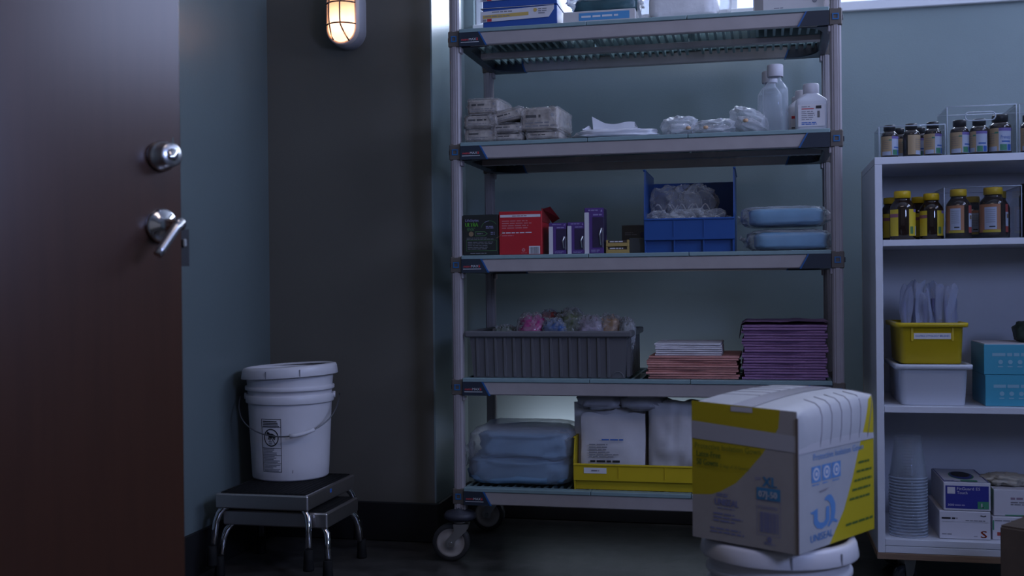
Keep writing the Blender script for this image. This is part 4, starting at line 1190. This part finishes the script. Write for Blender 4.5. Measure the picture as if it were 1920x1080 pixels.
    p.text(m_gprt, 'Protective Isolation Gown', .010, Y(.335), .0115, .155, 3); p.text(m_gprt, 'Latex-Free', .014, Y(.395), .0125, .058, 3, bold=.0005)
    p.text(m_gprt, '50 Gowns', .014, Y(.455), .0125, .052, 3, bold=.0005); p.text(m_gprt, '(5 bags of 10 Gowns)', .070, Y(.457), .0065, .068, 3)
    p.text(m_nprt, 'SIZE', .150, Y(.515), .006, .014); p.text(m_teal2, 'XL', .168, Y(.555), .0195, .031, bold=.0011)
    p.rect(m_teal2, .154, Y(.650), .207, Y(.565)); p.text(m_dim, '07J-50', .159, Y(.632), .0125, .041, 1, bold=.0005)
    p.text(m_nprt, 'FS200000', .158, Y(.715), .0065, .042); p.frame(m_nprt, .154, Y(.90), .207, Y(.655), .0007)
    p.bars(m_nprt, .160, Y(.880), .203, Y(.735), 18); p.ring(m_nprt, .182, Y(.925), .002, .0050); p.lines(m_nprt, .170, Y(.965), .196, Y(.942), 2, .5)
    p.lines(m_nprt, .060, Y(.675), .100, Y(.645), 2, .5); p.text(m_nprt, 'UNISEAL', .056, Y(.735), .0135, .056, bold=.0007); p.lines(m_nprt, .062, Y(.762), .104, Y(.748), 1, .5)
    p.lines(m_nprt, .052, Y(.862), .122, Y(.785), 3, .4, seed=3); p.lines(m_nprt, .044, Y(.945), .126, Y(.895), 2, .4, seed=5)
    p.build('left_print', t)
    # print on the right face: origin near bottom corner, x runs away from the near edge
    p = Print((0, -.0005, 0), (1, 0, 0), (0, 0, 1), .00025); Hh = .275
    def Y2(tt): return Hh * (1 - tt)
    p.text(m_bprt, 'Protective Isolation Gown', .060, Y2(.368), .0135, .205); p.build('heading', t)
    for k, x in enumerate((.052, .093, .132)):
        p = Print((0, -.0005, 0), (1, 0, 0), (0, 0, 1), .00025)
        p.rect(m_bprt, x, Y2(.525), x + .036, Y2(.41)); p.disc(m_dim, x + .018, Y2(.467), .0125, layer=1); p.disc(m_bprt, x + .018, Y2(.467), .0085, layer=2)
        p.disc(m_dim, x + .018, Y2(.467), .0045, 12, 3); p.lines(m_bprt, x + .002, Y2(.55), x + .032, Y2(.535), 1, .6, seed=k); p.build('icon', t)
    p = Print((0, -.0005, 0), (1, 0, 0), (0, 0, 1), .00025); p.poly(m_slit, [(.078, Y2(.595)), (.105, Y2(.588)), (.122, Y2(.583)), (.105, Y2(.603)), (.085, Y2(.607))]); p.build('tear', t)
    p = Print((0, -.0005, 0), (1, 0, 0), (0, 0, 1), .00025)
    # seal emblem with a U
    def sp(pts): return [(.046 + x * .110, Y2(.865) + y * .062) for x, y in pts]
    p.poly(m_bprt, sp([(0, .60), (.10, .62), (.26, .68), (.26, .30), (.34, .20), (.46, .18), (.54, .26), (.56, .64), (.68, .66), (.68, .22), (.58, .06), (.40, -.02), (.22, .06), (.12, .22), (.12, .52), (.02, .56)]))
    p.poly(m_bprt, sp([(.50, .86), (.54, .96), (.64, 1.02), (.74, 1.0), (.82, .88), (.90, .66), (.90, .40), (.86, .20), (.98, .10), (.96, .04), (.80, .12), (.66, -.02), (.60, .02), (.72, .22), (.74, .50), (.70, .74), (.62, .84)]))
    p.build('emblem', t)
    p = Print((0, -.0005, 0), (1, 0, 0), (0, 0, 1), .00025)
    p.text(m_bprt, 'UNISEAL', .046, Y2(.945), .0150, .088, bold=.0006); p.build('brand_name', t)
    p = Print((0, -.0005, 0), (1, 0, 0), (0, 0, 1), .00025)
    for k, tt in enumerate((.40, .46, .525, .59, .655, .72)):
        x0 = L * (ub(Hh * (1 - tt), 0) + .035); p.lines(m_gprt, x0 + (.035 if k == 0 else 0), Y2(tt + .012), L * (.86 if k == 0 else .97), Y2(tt - .012), 1, .7, 1, seed=k, ragged=.15)
    p.build('feature_list', t)
    p = Print((0, -.0005, 0), (1, 0, 0), (0, 0, 1), .00025)
    p.lines(m_gprt, L * .60, Y2(.915), L * .98, Y2(.885), 1, .6, 1, seed=12, ragged=.02)
    p.build('footer_line', t)
    return t
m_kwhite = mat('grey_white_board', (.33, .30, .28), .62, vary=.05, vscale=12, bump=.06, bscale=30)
gown_box()

# ================================================================== things in the white shelf unit
UT = [1.249, 1.012, .536, .155]
m_tan = mat('tan_label', (.50, .36, .20), .5, vary=.05); m_lbl = mat('pale_blue_label', (.46, .52, .66), .5); m_lg = mat('green_label', (.05, .24, .13), .5); m_violet = mat('violet_label', (.16, .12, .36), .5)
def curved(b, m, r, z0, z1, a0, a1, c=(0, 0), n=10):
    b.use(m)
    for i in range(n):
        p, q = a0 + (a1 - a0) * i / n, a0 + (a1 - a0) * (i + 1) / n
        b.add([(c[0] + r * math.cos(p), c[1] + r * math.sin(p), z0), (c[0] + r * math.cos(q), c[1] + r * math.sin(q), z0), (c[0] + r * math.cos(q), c[1] + r * math.sin(q), z1), (c[0] + r * math.cos(p), c[1] + r * math.sin(p), z1)], [(0, 1, 2, 3)], True)
def prenatal(x, y, z, r, h, turn, label, text=False):
    t = empty('vitamin_bottle', (x, y, z + .0006), turn, label, 'bottle', 'dark bottles with tan labels')
    MB().lathe([(0, 0), (r * .92, 0), (r, .003), (r, h * .66), (r * .94, h * .73), (r * .72, h * .79), (r * .62, h * .81), (r * .62, h * .84), (0, h * .84)], 30, cap0=False, cap1=False).build('bottle_glass', m_amber, t)
    MB().lathe([(r * .66, h * .825), (r * .70, h * .83), (r * .70, h * .98), (r * .66, h), (0, h)], 26, cap0=False, cap1=False).build('cap', m_cap, t)
    b = MB(); rr = r + .0004; F = -math.pi / 2
    curved(b, m_tan, rr, h * .05, h * .64, F - 1.9, F + .25); curved(b, m_lbl, rr, h * .05, h * .64, F + .25, F + 1.5)
    curved(b, m_violet, rr + .0003, h * .56, h * .64, F + .25, F + 1.5); curved(b, m_lg, rr + .0003, h * .06, h * .22, F + .35, F + .95); curved(b, m_bluep, rr + .0003, h * .06, h * .22, F + 1.0, F + 1.4)
    curved(b, m_lg, rr + .0003, h * .50, h * .54, F - .1, F + .22); curved(b, m_bluep, rr + .0003, h * .27, h * .31, F + .5, F + 1.3)
    curved(b, m_lbl, rr + .0003, h * .05, h * .17, F - 1.0, F + .1)
    for k in range(5): curved(b, m_greyp, rr + .0003, h * (.26 + .06 * k), h * (.27 + .06 * k), F - 1.0, F - .1)
    b.build('label', None, t, fix=False)
    if text:
        vs, fs = text_mesh('Prenatal'); x1 = max(v[0] for v in vs); b = MB()
        b.add([((rr + .0008) * math.cos(F + .40 + .95 * v[0] / x1), (rr + .0008) * math.sin(F + .40 + .95 * v[0] / x1), h * .36 + v[1] * .014) for v in vs], fs)
        b.build('lettering', m_bluep, t, fix=False)
    return t
z = UT[0]
TB = math.radians(12)
prenatal(.371, 3.378, z + .0024, .0235, .093, -.3 + TB, 'leftmost dark bottle with tan label in the low clear tray')
prenatal(.431, 3.378, z + .0024, .0240, .095, 1.15 + TB, 'middle dark bottle in the low clear tray, pale panel turned forward')
prenatal(.489, 3.376, z + .0024, .0240, .097, .35 * -1 + TB, 'rightmost dark bottle in the low clear tray')
prenatal(.402, 3.432, z + .0024, .0235, .090, .4, 'dark bottle in the back row of the low clear tray, left')
prenatal(.460, 3.432, z + .0024, .0235, .090, -.7, 'dark bottle in the back row of the low clear tray, right')
def clear_bin(name, x0, x1, y0, y1, z, h, label, slot=True, th=.0026):
    t = empty(name, (x0, y0, z + .0006), 0, label, 'bin', 'clear acrylic bins')
    w, d = x1 - x0, y1 - y0
    part('bin_floor', m_acryl, t, (0, w, 0, d, 0, th * .7))
    for nm, bx in (('front_wall', (0, w, 0, th, th * .7, h)), ('back_wall', (0, w, d - th, d, th * .7, h)), ('side_wall', (0, th, th, d - th, th * .7, h)), ('side_wall', (w - th, w, th, d - th, th * .7, h))):
        part(nm, m_acryl, t, bx, bev=.0008)
    m_edge = mat('bright_acrylic_edge', (.50, .56, .64), .06, alpha=.45)
    b = MB()
    b.tube([(0, 0, h), (w, 0, h), (w, d, h), (0, d, h)], .0016, 8, closed=True); b.build('rim_bead', m_edge, t)
    for x in (0, w):
        MB().tube([(x, 0, .002), (x, 0, h)], .0014, 6).build('corner_bead', m_edge, t)
    if slot:
        P = stadium(w * .42, h * .17, 10) ; P = [(x, zz) for zz, x in stadium(h * .17, w * .44, 10)]
        MB().tube([(w * .48 + a, -.001, h * .78 + c) for a, c in P], .0018, 8, closed=True).build('handle_slot_rim', m_edge, t)
    return t
clear_bin('clear_tray', .338, .517, 3.340, 3.475, z, .088, 'low clear tray with small dark bottles on top of the white unit', False)
clear_bin('clear_bin', .523, .706, 3.342, 3.52, z, .137, 'tall clear bin with a handle slot on top of the white unit')
prenatal(.563, 3.384, z + .003, .0260, .100, .15 * -1, 'dark bottle at the left in the tall clear bin')
prenatal(.614, 3.376, z + .003, .0255, .100, -.75, 'middle dark bottle in the tall clear bin')
prenatal(.670, 3.380, z + .003, .0310, .110, -.55, 'large dark bottle with blue brand lettering at the right in the tall clear bin', True)
clear_bin('clear_bin', .714, .885, 3.342, 3.52, z, .137, 'clear bin at the right edge of the picture on top of the white unit', False)
prenatal(.752, 3.384, z + .003, .0300, .108, 0, 'dark bottle in the clear bin at the right edge of the picture')

m_ylab = mat('yellow_label', (.55, .42, .03), .5); m_rlab = mat('red_label', (.36, .06, .05), .5); m_plab = mat('plum_label', (.26, .10, .14), .5)
def yellow_cap(x, y, z, r, h, turn, label, kind):
    t = empty('pill_bottle', (x, y, z + .0006), turn, label, 'bottle', 'brown bottles with yellow caps')
    MB().lathe([(0, 0), (r * .92, 0), (r, .004), (r, h * .64), (r * .93, h * .71), (r * .70, h * .79), (r * .60, h * .82), (r * .60, h * .87), (0, h * .87)], 32, cap0=False, cap1=False).build('bottle_glass', m_amber, t)
    MB().lathe([(r * .62, h * .855), (r * .66, h * .86), (r * .66, h * .975), (r * .62, h), (0, h)], 28, cap0=False, cap1=False).build('cap', m_capy, t)
    b = MB(); rr = r + .0004; F = -math.pi / 2
    if kind == 'y':
        curved(b, m_ylab, rr, h * .08, h * .62, F + .30, F + 1.5); curved(b, m_violet, rr + .0003, h * .56, h * .62, F + .75, F + 1.2)
        curved(b, m_lbl, rr + .0003, h * .09, h * .28, F + 1.0, F + 1.45); curved(b, m_ylab, rr, h * .08, h * .62, F - 1.45, F - .55)
        curved(b, m_plab, rr + .0003, h * .46, h * .53, F - 1.45, F - .55); curved(b, m_grn, rr + .0003, h * .12, h * .27, F + .40, F + .70)
    else:
        m_or = mat('orange_label', (.45, .20, .09), .5)
        curved(b, m_or, rr, h * .10, h * .66, F - 1.4, F + .28); curved(b, m_lbl, rr + .0003, h * .16, h * .60, F - .85, F + .0); curved(b, m_ylab, rr + .0003, h * .10, h * .15, F - 1.0, F + .28)
        for k in range(7): curved(b, m_greyp, rr + .0006, h * (.30 + .04 * k), h * (.308 + .04 * k), F - .75, F - .1)
        curved(b, m_black, rr + .0006, h * .20, h * .225, F - .5, F - .1)
        curved(b, m_rlab, rr, h * .10, h * .66, F + .72, F + 1.35); curved(b, m_lbl, rr + .0003, h * .22, h * .50, F + .72, F + 1.35); curved(b, m_brz, rr + .0006, h * .38, h * .46, F + .85, F + 1.15)
    b.build('label', None, t, fix=False)
    return t
z = UT[1]
yellow_cap(.4065, 3.392, z, .0355, .142, .10, 'tall brown bottle with yellow cap nearest the left panel of the white unit', 'y')
yellow_cap(.4860, 3.394, z, .0330, .133, .05, 'shorter brown bottle with yellow cap beside the clear bin', 'y')
yellow_cap(.3850, 3.480, z, .033, .130, .6, 'brown bottle with yellow cap in the back row at the left panel', 'y')
yellow_cap(.4640, 3.480, z, .033, .130, .6, 'brown bottle with yellow cap in the back row between the front two', 'y')
clear_bin('clear_bin', .514, .718, 3.345, 3.56, z, .146, 'clear bin with orange-labelled bottles on the second shelf of the white unit', False)
yellow_cap(.5600, 3.396, z + .003, .0345, .140, .0, 'orange-labelled bottle at the left in the clear bin', 'o')
yellow_cap(.6540, 3.400, z + .003, .0390, .143, .05, 'large orange-labelled bottle at the right in the clear bin', 'o')
yellow_cap(.6130, 3.490, z + .003, .033, .125, .4, 'bottle behind and between the two orange-labelled ones', 'o')
yellow_cap(.6900, 3.490, z + .003, .0265, .138, .4, 'bottle behind the large orange-labelled one', 'o')
t = empty('dark_jar', (.762, 3.41, z + .0006), 0, 'black lidded jar cut by the right edge of the picture', 'jar')
MB().lathe([(0, 0), (.034, 0), (.036, .004), (.036, .12), (.03, .13), (0, .13)], 28, cap0=False, cap1=False).build('jar_body', m_cap, t)
MB().lathe([(.0335, .128), (.0335, .152), (.032, .155), (0, .155)], 28, cap1=False).build('lid', m_cap, t)

z = UT[2]
def nest_bin(name, x0, x1, y0, y1, z, h, ins, m, label, lip):
    t = empty(name, (x0, y0, z + .0006), 0, label, 'bin')
    w, d = x1 - x0, y1 - y0
    def rg(i, zz):
        P = []; r = .016
        for cx, cy, a0 in ((w - i - r, i + r, -math.pi/2), (w - i - r, d - i - r, 0), (i + r, d - i - r, math.pi/2), (i + r, i + r, math.pi)):
            for k in range(5): a = a0 + math.pi/2 * k / 4; P.append((cx + r * math.cos(a), cy + r * math.sin(a), zz))
        return P
    b = MB(); loft(b, [rg(ins + .002, 0), rg(ins, .003), rg(.006, h - .012), rg(.005, h - .011), rg(.008, h - .004), rg(ins + .004, .004)])
    P = rg(ins + .002, 0); o = len(b.v); b.add(P, [tuple(reversed(range(len(P))))]); b.build('bin_body', m, t)
    b = MB(); loft(b, [rg(.006, h - .013), rg(-.006, h - .013), rg(-.007, h - .002), rg(-.005, h), rg(.006, h), rg(.008, h - .006)], cap=False); b.build('bin_rim', m, t)
    return t
wb = nest_bin('white_bin', .384, .582, 3.350, 3.64, z, .118, .012, mat('white_bin_plastic', (.60, .63, .70), .45), 'white plastic bin under the yellow one in the white unit', True)
yb = nest_bin('yellow_bin', .386, .572, 3.356, 3.62, z + .1192, .118, .010, m_yellow, 'yellow plastic bin of brush pouches stacked on the white bin', True)
p = Print((.050, .0100, .070), (1, 0, 0), (0, -.14, 1), .0006)
b = MB(); b.box(.040, .150, .0050, .0085, .070, .089); b.build('label_holder', m_yellow, yb)
for x in (.040, .150): part('holder_post', m_yellow, yb, (x - .003, x + .003, .0035, .0085, .066, .104))
p = Print((.045, .0049, .0715), (1, 0, 0), (0, 0, 1), .0005); p.rect(m_paper, 0, 0, .100, .0165); p.text(m_bluep, 'GASTRO CYTOLOGY BRUSHES', .004, .0055, .0058, .092, 1); p.build('bin_label', yb)
m_brush = mat('hazy_blue_pouch', (.40, .45, .62), .2, alpha=.40, bump=.4, bscale=25)
lbs = ['leftmost brush pouch in the yellow bin', 'second brush pouch from the left in the yellow bin', 'third brush pouch from the left in the yellow bin', 'fourth brush pouch from the left in the yellow bin', 'fifth brush pouch from the left in the yellow bin', 'rightmost brush pouch in the yellow bin']
for k in range(6):
    x = .414 + .0285 * k; t = empty('brush_pouch', (x, 3.43 + .03 * (k % 2), z + .128), 0, lbs[k], 'pouch', 'brush pouches in the yellow bin')
    hh = .215 + .012 * math.sin(k * 2.3)
    pouch('pouch_film', m_brush, t, (0, 0, 0), .054, hh, .020, 40 + k, rz=(-1.15, -.5, .5, .9, -.5, 1.15)[k], lean=.008, curl=.014)
    MB().tube([(-.004, 0, .01), (.002, .001, hh * .5), (-.002, 0, hh * .80)], .0055, 8).build('brush', mat('indigo_brush', (.20, .22, .42), .4), t)
m_tealbox = mat('teal_carton', (.060, .33, .46), .28, vary=.04); m_tealp = mat('pale_teal_print', (.22, .42, .52), .5)
for k, lb in enumerate(('lower teal carton with three dots in the white unit', 'upper teal carton with three dots in the white unit')):
    z0 = z + .0895 * k
    t, w, d, h = carton('glove_carton', .622 - .003 * k, .855, 3.362, 3.56, z0, z0 + .0885 - .003 * k, m_tealbox, lb, 'box', 'teal cartons', bev=.001)
    p = front(t); p.lines(m_tealp, .022, .052, .112, .062, 1, .9, seed=k, ragged=0)
    for q in range(5): p.disc(m_tealp, .044 + .0255 * q, .036, .0062); p.lines(m_tealp, .037 + .0255 * q, .021, .051 + .0255 * q, .025, 1, .8)
    p.build('box_print', t)
    if k: part('lid_flap', m_dim, t, (.002, w, .001, d, h, h + .002))
t = empty('dark_pouch', (.775, 3.60, z + .18), 0, 'dark green pouch lying on the teal cartons at the right edge', 'pouch')
t.location = (.770, 3.46, z + .1785)
crumple('pouch_body', mat('dark_green_pouch', (.03, .05, .04), .5), t, (0, 0, 0), (.10, .10, .06), 171, .2, 1.8, .6)

z = UT[3]
m_cup = mat('clear_cup', (.42, .48, .56), .05, alpha=.030, fres=.45)
cup_me = None
NC = 20
for k in range(NC):
    t = empty('clear_cup', (.4165, 3.402, z + .0006 + .0088 * k), 0, 'clear plastic cup nested upside down in the stack, %s' % (['lowest', 'second', 'third', 'fourth', 'fifth', 'sixth', 'seventh', 'eighth', 'ninth', 'tenth', 'eleventh', 'twelfth', 'thirteenth', 'fourteenth', 'fifteenth', 'sixteenth', 'seventeenth', 'eighteenth', 'nineteenth', 'topmost'][k] + ('' if k in (0, NC - 1) else ' from the bottom')), 'cup', 'nested clear cups')
    if cup_me is None:
        a = MB().lathe([(.0520, .004), (.0365, .122), (.0345, .1235), (0, .1225)], 32, cap0=False, cap1=False).build('cup_wall', m_cup, t)
        c = MB().lathe([(.0520, .0), (.0540, .001), (.0545, .003), (.0532, .005), (.0515, .004)], 32, cap0=False, cap1=False).build('cup_rim', mat('cup_rim_clear', (.50, .58, .70), .06, alpha=.34, fres=.6), t)
        cup_me = (a.data, c.data)
    else:
        link(bpy.data.objects.new('cup_wall', cup_me[0]), t); link(bpy.data.objects.new('cup_rim', cup_me[1]), t)
m_indigo = mat('indigo_panel', (.030, .035, .24), .4); m_gloveb = mat('white_glove_box', (.58, .57, .62), .5); m_orange = mat('orange_red_print', (.50, .07, .02), .5)
t, w, d, h = carton('glove_box', .496, .633, 3.362, 3.60, z, z + .080, m_gloveb, 'white glove box with a red letter S on the bottom shelf of the white unit', 'box', 'glove boxes')
p = front(t); p.lines(m_black, .006, .056, .048, .063, 1, .7, seed=1, ragged=0); p.lines(m_greyp, .070, .052, .128, .056, 1, .6, seed=2); p.poly(m_black, [(.108, .068), (.112, .070), (.118, .068), (.124, .070), (.126, .067), (.118, .065)])
p.rect(m_greyp, .006, .0490, .130, .0496); p.lines(m_greyp, .006, .012, .038, .016, 1, .7); p.lines(m_greyp, .092, .008, .104, .011, 1); p.text(m_orange, 'S', .111, .006, .020, .0155, bold=.0009); p.rect(m_greyp, .002, .001, .135, .0014); p.build('box_print', t)
t, w, d, h = carton('glove_box', .508, .634, 3.364, 3.60, z + .0815, z + .1620, m_gloveb, 'blue glove box with an oval opening and a green L on the bottom shelf', 'box', 'glove boxes')
p = front(t); p.rect(m_indigo, .005, .006, .121, .071); p.rect(m_dim, .010, .048, .031, .067, 1); p.text(m_dim, 'FitGuard ES', .036, .0590, .0080, .062, 1); p.text(m_dim, 'Touch', .036, .0475, .0080, .028, 1)
p.text(m_dim, '300', .011, .0130, .0062, .017, 1); p.lines(m_lil, .030, .013, .058, .018, 1, .8, 1); p.rect(m_lg, .091, .006, .121, .027, 1); p.text(m_dim, 'L', .101, .0100, .0125, .0085, 2, bold=.0006); p.build('box_print', t)
p = Print((0, 0, h), (1, 0, 0), (0, 1, 0), .0006)
def ell(cx, cy, rx, ry, n=30): return [(cx + rx * math.cos(2*math.pi*i/n), cy + ry * math.sin(2*math.pi*i/n)) for i in range(n)]
p.frame(m_indigo, .003, .004, w - .003, d - .004, .003); p.poly(m_lg, ell(.066, .118, .034, .070)); p.poly(m_indigo, ell(.066, .120, .030, .064), 1); p.poly(m_black, ell(.066, .130, .026, .046), 2)
p.rect(m_lg, .050, .012, .095, .036, 1); p.lines(m_indigo, .008, .016, .044, .034, 2, .6); p.build('top_print', t)
part('green_side', m_lg, t, (w, w + .0008, .004, d - .004, .004, h - .004))
t, w, d, h = carton('glove_box', .640, .80, 3.372, 3.60, z, z + .066, m_gloveb, 'pale glove box with a small red mark at the right of the bottom shelf', 'box', 'glove boxes')
p = front(t); p.rect(m_rlab, .012, .012, .024, .022); p.lines(m_greyp, .006, .052, .06, .058, 1); p.rect(m_lg, .0, .028, .004, .056); p.build('box_print', t)
t, w, d, h = carton('glove_box', .645, .80, 3.380, 3.60, z + .0672, z + .142, m_gloveb, 'pale glove box with tissue pulled out at the right of the bottom shelf', 'box', 'glove boxes')
p = front(t); m_mauve = mat('mauve_print', (.28, .20, .26), .5); p.lines(m_mauve, .045, .046, .085, .054, 1, .8, seed=3); p.lines(m_greyp, .045, .030, .10, .042, 2, .5, seed=4); p.rect(m_lg, .03, .001, .08, .004); p.build('box_print', t)
crumple('pulled_glove', mat('cream_glove', (.48, .45, .38), .6, bump=.2, bscale=20), t, (.05, .09, h), (.12, .10, .030), 181, .5, 2.0, .7, 40, 18, .6)

# ------------------------------------------------------------------ carton coloured dark for shade, at the right edge of the picture
t = empty('cardboard_box', (.535, 2.735, .0006), math.radians(-34), 'brown cardboard box, darkened as if shaded, on the floor at the right edge of the picture', 'box')
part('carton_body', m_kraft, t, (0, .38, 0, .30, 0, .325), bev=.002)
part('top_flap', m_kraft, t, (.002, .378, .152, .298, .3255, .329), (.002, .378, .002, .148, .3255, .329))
part('parcel_tape', mat('brown_parcel_tape', (.14, .09, .055), .2), t, (-.0008, .3808, .125, .175, .3292, .3302))
